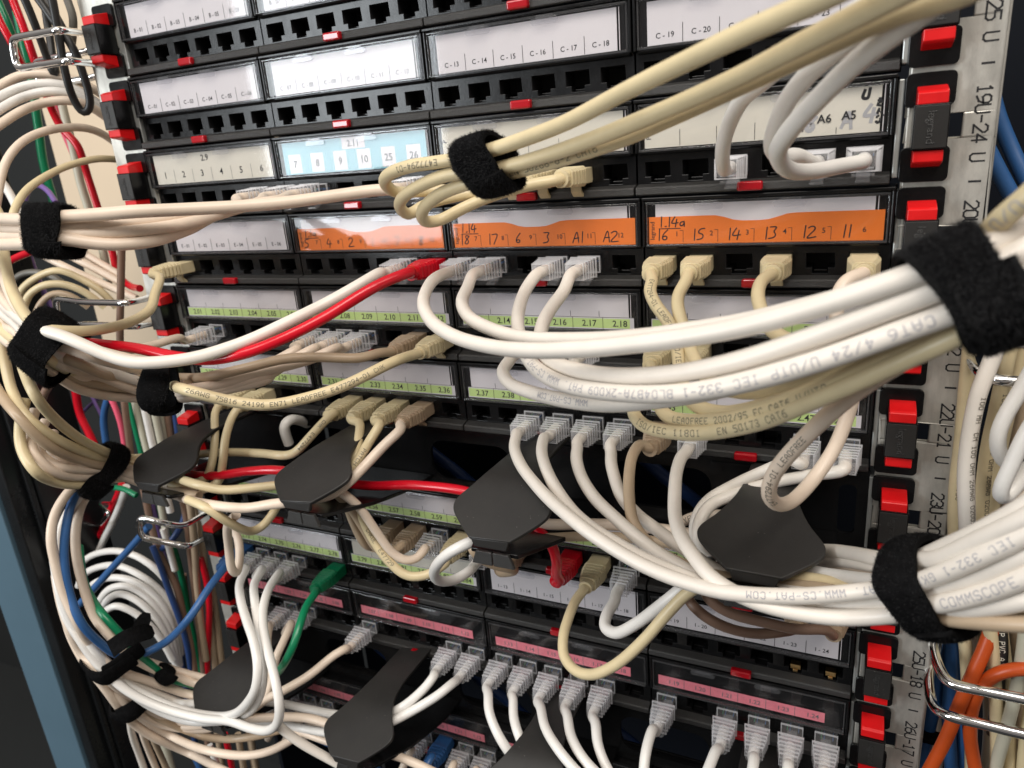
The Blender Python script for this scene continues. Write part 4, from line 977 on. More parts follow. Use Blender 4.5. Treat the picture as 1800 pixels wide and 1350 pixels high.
# ---- upper left strap with four cream cables
cable('upper cream cable crossing above the orange labels toward the beige loops', 'cream',
      [(700, 332, 38), (655, 335, 46), (597, 343, 56), (500, 356, 74), (400, 364, 92), (300, 369, 110), (233, 372, 122), (160, 378, 132), (110, 381, 138), (50, 386, 140), (-20, 384, 138), (-80, 384, 134)], (2, 2, 5), r=3.0)
cable('second cream cable out of the upper left strap', 'cream', [(490, 352, 44), (420, 362, 62), (350, 374, 84), (270, 388, 106), (200, 394, 122), (113, 398, 136), (50, 402, 138), (-20, 400, 134), (-80, 398, 130)], (2, 2, 1), r=2.9)
cable('third cream cable out of the upper left strap', 'cream', [(455, 355, 46), (400, 372, 66), (340, 390, 90), (270, 402, 110), (200, 409, 124), (113, 412, 137), (50, 415, 138), (-20, 414, 134), (-80, 412, 130)], (2, 2, 0), r=2.9)
cable('lowest cream cable out of the upper left strap', 'cream', [(415, 360, 48), (370, 382, 68), (325, 405, 92), (265, 424, 112), (200, 430, 126), (150, 426, 134), (108, 420, 140), (50, 428, 140), (-20, 430, 136), (-80, 430, 132)], (2, 1, 5), r=3.0)
# ---- beige plugs, row above the guide panel, left half
cable('beige cable leaning left from the leftmost of four beige plugs', 'beige',
      [(590, 724, 34), (573, 738, 44), (547, 766, 54), (525, 790, 58), (505, 800, 54), (460, 797, 44), (400, 795, 40), (340, 800, 42), (280, 810, 58), (225, 806, 90), (186, 802, 120)], (5, 2, 1), 'beige', prints=[('CHK) E477294', 572, 744, 1, dict(h=1.8, **DK))])
cable('beige cable straight down from the second of four beige plugs', 'beige', [(632, 744, 36), (631, 768, 48), (627, 795, 58), (618, 822, 64), (598, 845, 60), (560, 850, 54), (500, 852, 62), (440, 858, 74), (390, 861, 80), (345, 851, 84), (305, 839, 88), (240, 826, 108), (184, 815, 126)], (5, 2, 2), 'beige')
cable('beige printed cable from the third of four beige plugs', 'beige', [(668, 744, 36), (650, 775, 50), (631, 806, 62), (612, 832, 68), (590, 850, 66), (600, 872, 60), (632, 905, 56), (652, 942, 54), (682, 985, 54), (716, 1012, 52), (752, 1010, 46), (784, 990, 38)], (5, 2, 3), 'beige', end=(7, 2, 5), endpl='beige', prints=[('PATCH 1801', 640, 790, 1, dict(h=2.0, **DK)), ('CHKUL) E47729', 645, 930, 1, dict(h=2.1, **DK))])
cable('tan beige cable slanting from the rightmost of four beige plugs', 'cream', [(705, 754, 36), (675, 783, 50), (642, 818, 64), (610, 850, 74), (580, 870, 80), (530, 880, 86), (480, 886, 92), (430, 893, 94), (367, 887, 94), (317, 873, 96), (280, 857, 100), (235, 842, 116), (186, 828, 128)], (5, 2, 4), 'tan')
cable('beige cable hanging straight down near the left, left one of two', 'beige', [(395, 702, 34), (379, 722, 44), (378, 767, 52), (373, 812, 58), (360, 842, 60), (330, 850, 66), (285, 835, 80), (230, 815, 104), (184, 806, 126)], (5, 1, 2), 'beige', r=2.6)
cable('beige cable hanging straight down near the left, right one of two', 'beige', [(430, 706, 34), (411, 727, 44), (397, 767, 52), (391, 817, 58), (383, 848, 60), (350, 862, 68), (300, 850, 84), (240, 830, 108), (185, 820, 126)], (5, 1, 3), 'beige', r=2.6)
cable('beige cable dipping in a shallow U below the left guides', 'beige', [(330, 878, 96), (367, 895, 98), (392, 912, 94), (425, 930, 84), (444, 934, 76), (460, 926, 70), (478, 905, 64), (495, 880, 54), (540, 868, 44), (590, 880, 40)], r=2.6)
cable('cream cable in a sharp fold beside the lower left ring', 'cream', [(415, 905, 86), (400, 925, 80), (402, 960, 76), (408, 1002, 74), (416, 1008, 70), (421, 985, 64), (418, 945, 56), (400, 915, 50)], r=2.7)
# ---- left loops into the strap of the second bundle
LOOPS = [('beige', [(7, 600, 110), (10, 640, 118), (22, 688, 124), (50, 735, 130), (100, 772, 134), (150, 795, 134), (195, 812, 124), (233, 812, 106), (290, 806, 70), (340, 812, 50)], 'upper beige cable curving into the lower left strap', 2.9),
         ('beige', [(30, 610, 122), (42, 650, 128), (62, 695, 134), (100, 740, 138), (158, 782, 138), (200, 800, 126), (232, 806, 106), (290, 800, 66)], 'beige cable on the inner side of the left curve', 2.9),
         ('tan', [(-30, 640, 120), (0, 692, 128), (33, 733, 134), (83, 782, 138), (143, 809, 136), (195, 824, 124), (240, 838, 106), (300, 858, 86), (350, 872, 76)], 'tan cable crossing in front of the left loops', 2.9),
         ('beige', [(45, 700, 120), (36, 740, 126), (37, 785, 132), (60, 826, 136), (100, 848, 136), (150, 851, 132), (190, 843, 126), (240, 838, 110), (290, 850, 90)], 'outermost beige loop at the left, turning under the strap', 3.0),
         ('cream', [(62, 720, 112), (53, 755, 120), (60, 796, 128), (88, 826, 132), (150, 838, 132), (195, 832, 122), (250, 850, 100), (320, 874, 90)], 'cream loop second from outside at the left', 2.9),
         ('cream', [(80, 740, 102), (66, 770, 112), (76, 803, 122), (105, 820, 126), (150, 826, 128), (195, 826, 118), (250, 840, 96), (300, 852, 80)], 'pinkish cream loop third from outside at the left', 2.8),
         ('cream', [(95, 760, 96), (88, 785, 106), (105, 805, 114), (145, 815, 118), (195, 818, 112), (250, 828, 92)], 'innermost cream loop at the left', 2.6)]
for k, p_, lab, r_ in LOOPS: cable(lab, k, p_, r=r_)
# ---- cream cables entering the middle left strap from the left edge
for k, (y, yb, kind, lab) in enumerate(((440, 548, 'cream', 'upper cream cable coming from the left edge into the middle strap'), (500, 560, 'cream', 'second cream cable from the left edge into the middle strap'), (530, 578, 'white', 'third pale cable from the left edge into the middle strap'), (560, 592, 'cream', 'lowest cream cable from the left edge into the middle strap'))):
    cable(lab, kind, [(-70, y-70, 104), (-20, y-20, 116), (8, y+(yb-y)*0.45, 126), (30, yb-8, 132), (60, yb+24, 134), (100, yb+44, 132), (160, yb+66, 126), (262, yb+92+k*3, 114)], r=2.9)
# ---- row of clear plugs lower left, bending down into the lowest bundle
cable('white cable, left of three hanging from clear plugs, lower left', 'bright', [(432, 998, 34), (421, 1026, 50), (424, 1058, 64), (434, 1092, 76), (446, 1128, 86), (453, 1170, 94), (450, 1206, 98), (436, 1234, 98), (409, 1256, 94), (370, 1258, 90), (320, 1248, 92), (265, 1226, 98), (205, 1192, 108), (150, 1132, 116), (108, 1050, 118), (95, 985, 112)], (8, 1, 1), r=2.9, front=True)
cable('white cable, middle of three hanging from clear plugs, lower left', 'bright', [(461, 1000, 34), (447, 1026, 48), (448, 1056, 60), (454, 1100, 72), (461, 1145, 82), (462, 1194, 90), (453, 1232, 92), (430, 1256, 90), (380, 1268, 88), (325, 1266, 92), (270, 1244, 98), (215, 1205, 108), (160, 1150, 116), (115, 1080, 118), (100, 1010, 112)], (8, 1, 2), r=2.9, front=True)
cable('white cable, right of three, ending in a tight bend at the bottom', 'bright', [(492, 1006, 34), (474, 1032, 48), (464, 1062, 60), (462, 1095, 72), (470, 1139, 84), (483, 1192, 96), (491, 1238, 102), (488, 1270, 102), (470, 1284, 100), (440, 1280, 98), (405, 1268, 96), (350, 1262, 96), (285, 1244, 102), (225, 1215, 110), (170, 1165, 116), (125, 1095, 118), (104, 1030, 112)], (8, 1, 3), r=2.9, front=True)
cable('blue cable with blue plug drooping in front of the white coil', 'blue', [(406, 982, 34), (393, 1000, 46), (367, 1034, 62), (333, 1086, 80), (283, 1134, 96), (233, 1155, 108), (200, 1148, 116), (178, 1132, 120), (143, 1095, 122), (123, 1045, 120), (113, 985, 116), (115, 935, 110), (126, 885, 100), (150, 840, 84), (185, 800, 60)], (8, 1, 0), 'blue', prints=[])
cable('green cable with green plug bending down behind the white cables', 'green', [(556, 1040, 36), (540, 1063, 48), (529, 1092, 60), (518, 1128, 70), (504, 1159, 76), (487, 1184, 80), (455, 1205, 84), (400, 1210, 86), (340, 1204, 90), (300, 1193, 98), (260, 1164, 106), (227, 1130, 108), (187, 1087, 106), (160, 1050, 100), (145, 1010, 90), (140, 960, 78)], (8, 1, 5), 'green', tab=False)
cable('white cable from a clear plug left of the green cable', 'cream', [(473, 1100, 40), (470, 1128, 54), (474, 1165, 62), (470, 1205, 66), (440, 1240, 70), (380, 1262, 76), (310, 1268, 84), (250, 1240, 96), (200, 1200, 102)], (9, 1, 2), r=2.7)
cable('white cable from a clear plug just behind the green cable', 'cream', [(512, 1096, 38), (498, 1128, 52), (484, 1160, 62), (478, 1200, 68), (455, 1240, 72), (390, 1268, 78), (310, 1275, 86), (240, 1250, 96)], (9, 1, 3), r=2.7)
cable('cream cable slanting from a single clear plug below the pink labels', 'cream', [(608, 1140, 36), (587, 1152, 44), (542, 1188, 60), (498, 1214, 74), (462, 1232, 78), (420, 1258, 80), (350, 1282, 84), (290, 1275, 90), (240, 1250, 98), (200, 1210, 104)], (9, 2, 0), r=2.9)
cable('white cable, upper of two running into the middle lower guide', 'bright', [(764, 1186, 36), (748, 1208, 48), (717, 1236, 60), (690, 1252, 64), (640, 1262, 58), (590, 1256, 50), (540, 1246, 48), (490, 1236, 54), (430, 1232, 66), (360, 1236, 82), (300, 1234, 92), (240, 1215, 102), (185, 1170, 112), (140, 1100, 116), (112, 1040, 114)], (9, 2, 4), r=2.9)
cable('white cable, lower of two running into the middle lower guide', 'bright', [(797, 1200, 36), (767, 1224, 50), (717, 1254, 66), (690, 1268, 72), (640, 1286, 70), (580, 1288, 62), (530, 1280, 60), (480, 1270, 66), (420, 1262, 76), (350, 1256, 88), (280, 1238, 98), (220, 1208, 108), (165, 1155, 116), (122, 1085, 118), (104, 1020, 114)], (9, 2, 5), r=2.9)
# ---- clear plugs along the bottom
BOT = [((9, 3, 0), [(858, 1218, 36), (860, 1252, 50), (877, 1294, 60), (898, 1326, 62), (930, 1360, 56), (980, 1390, 50)], 'leftmost of five white cables hanging from clear plugs, bottom middle'),
       ((9, 3, 1), [(902, 1228, 36), (903, 1262, 48), (914, 1298, 56), (930, 1330, 56), (960, 1365, 50)], 'second of five white cables hanging from clear plugs, bottom middle'),
       ((9, 3, 2), [(950, 1242, 36), (958, 1278, 50), (979, 1314, 60), (1010, 1352, 66), (1060, 1400, 70)], 'third of five white cables hanging from clear plugs, bottom middle'),
       ((9, 3, 3), [(997, 1256, 36), (1003, 1292, 48), (1023, 1330, 58), (1060, 1370, 64), (1110, 1410, 68)], 'fourth of five white cables hanging from clear plugs, bottom middle'),
       ((9, 3, 4), [(1047, 1270, 36), (1050, 1304, 46), (1063, 1342, 54), (1090, 1385, 60), (1130, 1430, 64)], 'rightmost of five white cables hanging from clear plugs, bottom middle'),
       ((9, 4, 0), [(1148, 1280, 34), (1138, 1310, 44), (1132, 1350, 54), (1135, 1400, 60)], 'white cable between the two groups of clear plugs at the bottom'),
       ((9, 4, 2), [(1260, 1316, 34), (1248, 1345, 44), (1235, 1380, 54), (1230, 1420, 60)], 'white cable from the leftmost of four clear plugs, bottom right'),
       ((9, 4, 3), [(1326, 1330, 34), (1322, 1358, 44), (1318, 1390, 52), (1320, 1430, 58)], 'white cable from the second of four clear plugs, bottom right'),
       ((9, 4, 4), [(1386, 1342, 34), (1384, 1368, 42), (1382, 1400, 50), (1384, 1440, 56)], 'white cable from the third of four clear plugs, bottom right'),
       ((9, 4, 5), [(1450, 1354, 34), (1450, 1380, 42), (1450, 1412, 50), (1452, 1450, 56)], 'white cable from the rightmost of four clear plugs, bottom right')]
for pt, p_, lab in BOT:
    cable(lab, 'bright', p_, pt, r=2.9, front=pt[2] > 1 or pt[1] > 3)
LOWP = [((11, 2, 2), 'clear', 'cream', [(724, 1318, 34), (712, 1340, 42), (700, 1370, 48)], 'cream cable with clear plug left of the blue plug, bottom edge'),
        ((11, 2, 3), 'blue', 'blue', [(760, 1328, 34), (748, 1350, 42), (735, 1380, 48)], 'blue cable with blue plug at the bottom edge'),
        ((11, 2, 4), 'clear', 'cream', [(798, 1342, 34), (788, 1364, 42), (780, 1390, 48)], 'cream cable with clear plug right of the blue plug, bottom edge'),
        ((11, 2, 5), 'clear', 'cream', [(838, 1352, 34), (830, 1374, 42), (822, 1400, 48)], 'cream cable with clear plug nearest the bottom middle guide'),
        ((11, 1, 1), 'clear', 'cream', [(494, 1250, 34), (485, 1272, 42), (470, 1300, 48)], 'cream cable with clear plug, first of the row behind the lower guides'),
        ((11, 1, 2), 'clear', 'cream', [(522, 1258, 34), (512, 1280, 42), (500, 1305, 48)], 'cream cable with clear plug, second of the row behind the lower guides'),
        ((11, 1, 3), 'clear', 'cream', [(550, 1266, 34), (540, 1288, 42), (528, 1312, 48)], 'cream cable with clear plug, third of the row behind the lower guides')]
for pt, pk, k, p_, lab in LOWP: cable(lab, k, p_, pt, pk, r=2.6)
TANP = [((7, 2, 2), 'tan', 'tan', [(675, 945, 34), (655, 962, 44), (640, 955, 50), (622, 920, 54), (605, 880, 60), (580, 860, 64)], 'tan cable from the left one of two tan boots below green label 2.57'),
        ((7, 2, 3), 'tan', 'tan', [(708, 955, 34), (688, 972, 44), (664, 966, 50), (640, 930, 54), (614, 890, 60), (585, 862, 66)], 'tan cable from the right one of two tan boots below green label 2.58'),
        ((7, 2, 4), 'clear', 'cream', [(748, 962, 34), (735, 980, 42), (715, 985, 48), (690, 972, 52), (662, 935, 56), (628, 888, 62), (590, 858, 66)], 'cream cable from the clear plug below green label 2.59')]
for pt, pk, k, p_, lab in TANP: cable(lab, k, p_, pt, pk, r=2.6)
# ---- big arcs at the left
ARCS = [('cream', [(190, 822, 70), (150, 838, 88), (118, 868, 102), (97, 903, 112), (90, 942, 118), (97, 988, 120), (112, 1042, 122), (134, 1090, 122), (162, 1136, 120), (200, 1174, 112), (267, 1199, 100), (333, 1221, 90), (410, 1235, 74)], 'outermost cream arc at the left, above the lower bundle', 3.0),
        ('white', [(205, 826, 60), (165, 850, 80), (130, 885, 96), (108, 930, 106), (106, 985, 112), (118, 1045, 114), (138, 1092, 114), (165, 1140, 114), (205, 1182, 110), (262, 1214, 100), (333, 1240, 90), (400, 1252, 78)], 'pale arc just inside the outermost one at the left', 2.9),
        ('cream', [(215, 832, 54), (178, 850, 70), (148, 878, 88), (136, 912, 98), (133, 962, 104), (147, 1032, 106), (166, 1084, 108), (190, 1115, 108), (225, 1150, 104), (280, 1180, 96), (340, 1200, 86), (400, 1214, 74)], 'inner cream arc at the left, beside the blue cable', 3.0),
        ('cream', [(98, 1010, 108), (106, 1055, 114), (120, 1100, 118), (146, 1150, 118), (180, 1185, 114), (230, 1224, 106), (300, 1256, 96), (360, 1266, 88), (450, 1262, 78), (540, 1262, 64), (620, 1290, 66)], 'cream cable in the thick part of the lower left bundle', 3.0),
        ('cream', [(112, 1060, 104), (122, 1110, 112), (150, 1165, 116), (185, 1210, 114), (227, 1264, 106), (267, 1294, 100), (333, 1324, 94), (400, 1358, 88), (480, 1400, 80)], 'lowest cream cable of the lower left bundle, leaving at the bottom', 3.0),
        ('cream', [(120, 1090, 98), (150, 1150, 106), (200, 1215, 108), (250, 1262, 102), (300, 1293, 96), (367, 1320, 90), (433, 1328, 84), (480, 1318, 76), (520, 1296, 64), (560, 1275, 50)], 'cream cable bending up again at the bottom left', 2.9),
        ('tan', [(140, 1130, 90), (180, 1190, 96), (235, 1240, 96), (283, 1264, 92), (350, 1292, 86), (417, 1298, 78), (467, 1290, 70), (530, 1270, 56)], 'tan cable above the lowest cream cables, bottom left', 2.8),
        ('white', [(485, 1272, 96), (520, 1300, 92), (580, 1335, 84), (650, 1372, 78)], 'white cable running down to the bottom edge from the tight bend', 2.9),
        ('cream', [(470, 1262, 64), (540, 1290, 60), (620, 1316, 62), (700, 1330, 64), (790, 1370, 60)], 'cream cable leaving the middle lower guide toward the bottom edge', 2.8),
        ('blue', [(500, 1270, 40), (540, 1290, 42), (590, 1312, 44), (650, 1345, 44), (720, 1390, 40)], 'blue cable behind the middle lower guide', 2.7),
        ('white', [(228, 1262, 84), (232, 1290, 80), (244, 1325, 74), (258, 1365, 70)], 'left strand of three hanging at the bottom left', 2.6),
        ('cream', [(245, 1270, 80), (254, 1300, 76), (268, 1335, 70), (284, 1375, 66)], 'middle strand of three hanging at the bottom left', 2.5),
        ('tan', [(262, 1280, 76), (272, 1305, 72), (288, 1340, 66), (304, 1378, 62)], 'right strand of three hanging at the bottom left', 2.4),
        ('cream', [(225, 1150, 86), (270, 1166, 80), (330, 1184, 74), (395, 1200, 66)], 'cream strand behind the green cable at the lower strap', 2.6)]
for k, p_, lab, r_ in ARCS:
    cable(lab, k, p_, r=r_, prints=[('FUTURE LINK 4P', 305, 1241, 1, dict(h=1.7, **DK))] if 'thick part' in lab else ())
# ================================================================== cables in the side channels (behind, out of focus)
BG = [
 # upper left
 ('green', [(-20, -40, -20), (-2, 5, -20), (14, 40, -20), (26, 75, -22), (45, 130, -28)], 'green cable at the very top left corner', 2.6),
 ('red', [(-20, -10, -10), (0, 38, -10), (19, 72, -12), (40, 120, -20)], 'short red cable at the left edge of the top ring', 2.6),
 ('red', [(10, -40, -14), (23, 0, -14), (40, 44, -14), (57, 95, -16), (75, 145, -22), (90, 190, -30), (108, 225, -34), (137, 255, -36), (146, 282, -38), (155, 312, -40), (164, 340, -40), (180, 390, -40), (197, 440, -40), (207, 482, -40), (228, 502, -34), (246, 507, -26)], 'red cable passing through the top left ring and down over the cream panel', 2.8),
 ('pink', [(86, 150, -50), (98, 188, -50), (107, 220, -50), (118, 245, -52), (128, 270, -54)], 'bright pinkish red cable beside the red one, upper left', 2.4),
 ('green', [(30, 20, -50), (45, 90, -54), (58, 150, -56), (63, 193, -56), (68, 227, -56), (75, 280, -56), (85, 322, -56), (92, 345, -56), (100, 400, -56)], 'bright green cable in front of the dark wall, upper left', 3.4),
 ('olive', [(95, 110, -54), (104, 160, -52), (109, 183, -50), (120, 227, -48), (130, 267, -46), (141, 320, -44), (149, 345, -44), (165, 395, -44), (181, 440, -44), (190, 500, -44)], 'pale olive cable hanging over the cream panel, upper left', 3.2),
 ('black', [(30, -30, 6), (44, 0, 4), (64, 49, 0), (75, 80, -4), (87, 113, -8), (94, 132, -8), (99, 126, -10), (93, 106, -14), (88, 67, -18), (81, 27, -20), (78, -20, -20)], 'black cable in a narrow loop through the top left ring', 2.6),
 ('black', [(50, -25, 16), (69, 0, 14), (93, 34, 12), (113, 60, 10), (133, 93, 8), (147, 133, 6), (157, 165, 4), (159, 180, 4), (157, 193, 4), (148, 201, 6), (137, 190, 8), (127, 168, 10), (123, 158, 12), (113, 120, 14), (107, 87, 14), (103, 60, 14), (96, 20, 14), (88, -20, 14)], 'black cable hanging in a long loop below the top left ring', 2.6),
 ('black', [(62, -30, -16), (85, 5, -14), (105, 40, -12), (118, 65, -10)], 'short black cable crossing behind the top left ring', 2.6),
 ('grey', [(112, -30, -20), (118, 2, -20), (128, 22, -20), (129, 50, -20), (126, 80, -22)], 'grey cable next to the topmost end clip at the left', 2.6),
 ('cream', [(-60, 185, 40), (0, 151, 16), (33, 133, 4), (73, 129, -6), (107, 133, -14), (147, 146, -22), (185, 170, -30)], 'highest cream arc at the left edge below the top ring', 3.0),
 ('bright', [(-60, 205, 50), (0, 170, 24), (40, 152, 10), (85, 146, -2), (130, 155, -14), (185, 190, -28)], 'second white arc at the left edge below the top ring', 3.0),
 ('bright', [(-60, 232, 56), (0, 192, 30), (40, 171, 14), (90, 160, 0), (140, 170, -14), (190, 205, -28)], 'third white arc at the left edge below the top ring', 3.0),
 ('cream', [(-60, 262, 60), (0, 219, 36), (40, 194, 20), (80, 180, 6), (120, 176, -4), (153, 184, -14), (195, 212, -28)], 'lowest of the four arcs at the left edge below the top ring', 3.0),
 ('cream', [(-14, 400, 72), (-6, 355, 66), (0, 320, 60), (9, 287, 52), (33, 254, 40), (73, 232, 22), (120, 224, 4), (153, 225, -8), (180, 235, -18), (212, 258, -30)], 'single cream arc crossing the cream panel at upper left', 2.7),
 ('beige', [(16, 410, 80), (24, 372, 72), (45, 336, 58), (93, 303, 32), (133, 287, 12), (173, 279, -6), (212, 281, -24), (230, 284, -30)], 'beige arc ending behind the left rail', 2.4),
 ('bright', [(-10, 300, 20), (5, 322, 22), (18, 342, 26), (32, 372, 34), (40, 400, 50)], 'short white cable behind the cream arc at the left edge', 2.8),
 ('violet', [(44, 352, -40), (52, 330, -44), (68, 325, -44), (84, 335, -44), (98, 356, -40)], 'violet cable peeping out behind the upper left strap', 2.2),
 # middle left
 ('brown', [(214, 425, 6), (213, 470, 6), (212, 525, 6), (211, 590, 6), (213, 650, 6), (219, 710, 6), (224, 750, 4), (230, 800, 2)], 'brown cable standing upright beside the left rail', 2.6),
 ('red', [(-20, 478, 40), (14, 460, 44), (53, 443, 46), (85, 435, 46), (120, 436, 40)], 'red cable below the upper left strap', 2.6),
 ('cream', [(40, 425, -10), (71, 446, -14), (142, 482, -20), (204, 509, -26), (240, 525, -30)], 'lowest of three cream cables slanting down behind the brown one', 3.0),
 ('cream', [(70, 420, -20), (120, 448, -24), (172, 475, -28), (215, 498, -32)], 'middle of three cream cables slanting down behind the brown one', 3.0),
 ('cream', [(110, 420, -30), (140, 440, -32), (178, 464, -34), (215, 486, -36)], 'upper of three cream cables slanting down behind the brown one', 3.0),
 ('grey', [(15, 510, -10), (30, 486, -14), (62, 478, -18), (95, 487, -22), (120, 505, -26)], 'grey arc behind the beige arcs, middle left', 2.6),
 ('beige', [(30, 535, 10), (36, 512, 6), (71, 484, 0), (107, 475, -6), (142, 490, -14), (178, 512, -20), (205, 540, -26)], 'outer beige arc behind the middle left ring', 2.8),
 ('beige', [(40, 550, 20), (48, 522, 14), (80, 500, 8), (116, 500, 0), (150, 514, -8), (185, 540, -16)], 'inner beige arc behind the middle left ring', 2.8),
 ('tan', [(60, 560, 16), (70, 535, 12), (95, 515, 6), (125, 520, 0), (155, 540, -8)], 'small tan arc inside the beige ones, middle left', 2.5),
 ('violet', [(52, 450, -50), (62, 480, -50), (80, 520, -50), (100, 560, -50), (112, 590, -50)], 'violet cable behind the beige arcs, middle left', 2.6),
 ('brown', [(110, 640, 30), (92, 670, 32), (78, 690, 34), (70, 720, 36)], 'brown cable behind the middle left strap', 3.0),
 # lower left channel
 ('red', [(125, 650, -30), (132, 680, -30), (140, 727, -30), (156, 760, -30), (172, 795, -30), (185, 830, -30)], 'red cable standing behind the left bundles, upper part', 3.4),
 ('pink', [(190, 690, -20), (201, 712, -20), (212, 744, -20), (219, 782, -20), (224, 820, -20)], 'pinkish red cable next to the brown upright one', 2.4),
 ('blue', [(195, 690, -24), (187, 708, -24), (182, 736, -24), (185, 768, -24), (192, 810, -24)], 'blue cable between the red cables, left channel', 3.0),
 ('violet', [(152, 680, -60), (160, 694, -60), (172, 718, -60), (182, 738, -60)], 'thin violet cable crossing in front of the dark wall', 1.6),
 ('violet', [(118, 748, -70), (140, 730, -70), (165, 706, -70), (185, 694, -70)], 'thin violet cable slanting the other way', 1.6),
 ('green', [(226, 690, -10), (230, 712, -10), (236, 742, -10), (247, 786, -10), (262, 850, -10), (280, 905, -12), (297, 942, -12), (314, 992, -12), (324, 1035, -12), (331, 1075, -12), (343, 1130, -12), (352, 1180, -12)], 'green cable standing upright in the left channel', 2.6),
 ('olive', [(234, 690, -4), (243, 730, -4), (256, 782, -4), (275, 850, -4), (298, 966, -4), (308, 1003, -4)], 'first pale olive cable upright in the left channel', 2.9),
 ('bright', [(248, 690, 0), (258, 735, 0), (268, 780, 0), (285, 840, 0), (300, 900, 0)], 'white cable upright in the left channel', 2.9),
 ('olive', [(264, 690, -4), (274, 735, -4), (284, 780, -4), (300, 840, -4)], 'second pale olive cable upright in the left channel', 2.9),
 ('olive', [(277, 690, -10), (284, 735, -10), (292, 780, -10), (306, 840, -10)], 'third pale olive cable upright in the left channel', 2.9),
 ('brown', [(290, 690, -12), (296, 735, -12), (302, 780, -12), (312, 840, -12), (326, 900, -12), (338, 1000, -12), (350, 1100, -12), (358, 1180, -12)], 'brown cable upright right of the olive ones', 2.9),
 ('navy', [(303, 690, -14), (309, 730, -14), (315, 775, -14), (325, 830, -14), (327, 893, -14), (320, 922, -10), (305, 946, -4), (285, 965, 0)], 'dark blue cable upright nearest the left rail', 2.7),
 ('tan', [(330, 860, -10), (336, 900, -10), (342, 960, -10), (346, 1020, -10), (352, 1080, -10), (362, 1160, -10)], 'tan cable upright below the leftmost guide', 3.0),
 ('tan', [(344, 860, -18), (352, 920, -18), (358, 980, -18), (366, 1060, -18), (376, 1150, -18), (384, 1220, -18)], 'second tan cable upright below the leftmost guide', 3.0),
 ('red', [(352, 980, -14), (363, 1018, -14), (368, 1060, -14), (367, 1110, -14), (364, 1174, -14), (362, 1220, -14)], 'red cable upright near the left end clips, lower left', 2.8),
 ('tan', [(372, 1020, -22), (380, 1080, -22), (386, 1130, -22), (392, 1190, -22)], 'third tan cable upright by the lower end clips', 2.8),
 ('brown', [(250, 850, 0), (257, 880, 0), (264, 915, 0), (282, 976, 0), (309, 1028, 0), (320, 1072, 0), (334, 1130, 0), (344, 1190, 0)], 'brown cable slanting through the lower left ring', 2.9),
 ('violet', [(262, 860, -6), (270, 900, -6), (280, 940, -8), (296, 1000, -8), (312, 1060, -8), (326, 1120, -8), (338, 1190, -8)], 'violet cable behind the lower left ring', 2.6),
 ('navy', [(268, 960, 6), (281, 992, 6), (297, 1038, 6), (312, 1078, 6), (328, 1130, 4), (336, 1180, 2)], 'navy cable beside the white coil', 2.6),
 ('bright', [(286, 930, 4), (296, 962, 4), (307, 1002, 4)], 'short bright white cable inside the lower left ring', 2.4),
 ('blue', [(262, 925, 24), (248, 942, 26), (225, 968, 30), (202, 993, 34), (180, 1018, 38), (160, 1040, 42), (140, 1062, 46)], 'blue cable slanting behind the left arcs', 3.0),
 ('red', [(214, 850, -30), (206, 872, -30), (195, 895, -30), (184, 920, -30), (174, 945, -30), (164, 972, -30)], 'red cable slanting behind the small wire hook', 3.0),
 ('bright', [(222, 855, -24), (214, 880, -24), (199, 916, -24), (184, 946, -24), (170, 978, -24), (158, 1005, -24)], 'white cable slanting behind the small wire hook', 3.2),
 ('green', [(162, 872, -10), (175, 863, -10), (202, 857, -10), (222, 861, -10), (240, 871, -10)], 'green cable arching above the small wire hook', 2.4),
 # white coil
 ('bright', [(138, 1000, 6), (146, 987, 6), (170, 973, 4), (211, 969, 2), (247, 981, 0), (280, 1006, -2), (305, 1040, -4), (318, 1090, -6), (320, 1140, -6)], 'outermost white loop of the loose coil, lower left', 3.0),
 ('bright', [(138, 1030, 12), (146, 1011, 12), (176, 996, 10), (211, 995, 8), (256, 1017, 4), (290, 1048, 0), (310, 1090, -2), (318, 1150, -4)], 'second white loop of the loose coil, lower left', 3.0),
 ('bright', [(150, 1050, 18), (160, 1030, 18), (190, 1016, 16), (225, 1018, 12), (262, 1038, 8), (293, 1075, 4), (308, 1120, 2), (316, 1170, 0)], 'third white loop of the loose coil, lower left', 3.0),
 ('bright', [(168, 1080, 22), (175, 1057, 22), (194, 1034, 20), (222, 1030, 16), (256, 1048, 12), (284, 1080, 8), (302, 1120, 6), (312, 1170, 4)], 'fourth white loop of the loose coil, lower left', 3.0),
 ('bright', [(180, 1075, 26), (188, 1055, 26), (211, 1043, 22), (242, 1056, 18), (272, 1084, 14), (294, 1120, 10), (308, 1165, 8)], 'fifth white loop of the loose coil, lower left', 3.0),
 ('bright', [(188, 1072, 32), (205, 1064, 30), (235, 1076, 24), (262, 1098, 20), (284, 1125, 16), (304, 1160, 12)], 'innermost white loop of the loose coil, lower left', 3.0),
 # bottom left fill
 ('tan', [(342, 1010, -30), (354, 1100, -30), (368, 1200, -30), (384, 1300, -30), (398, 1395, -30)], 'fourth tan cable upright in the lower left channel, furthest back', 3.0),
 ('brown', [(322, 1010, -34), (334, 1100, -34), (348, 1200, -34), (364, 1300, -34), (378, 1395, -34)], 'brown cable upright in the lower left channel, furthest back', 3.0),
 ('tan', [(398, 1010, -30), (410, 1100, -30), (424, 1200, -30), (440, 1300, -30), (454, 1395, -30)], 'tan cable upright nearest the lower end clips', 3.0),
 ('navy', [(300, 1010, -36), (312, 1100, -36), (326, 1200, -36), (342, 1300, -36), (356, 1395, -36)], 'navy cable upright in the lower left channel, furthest back', 3.0),
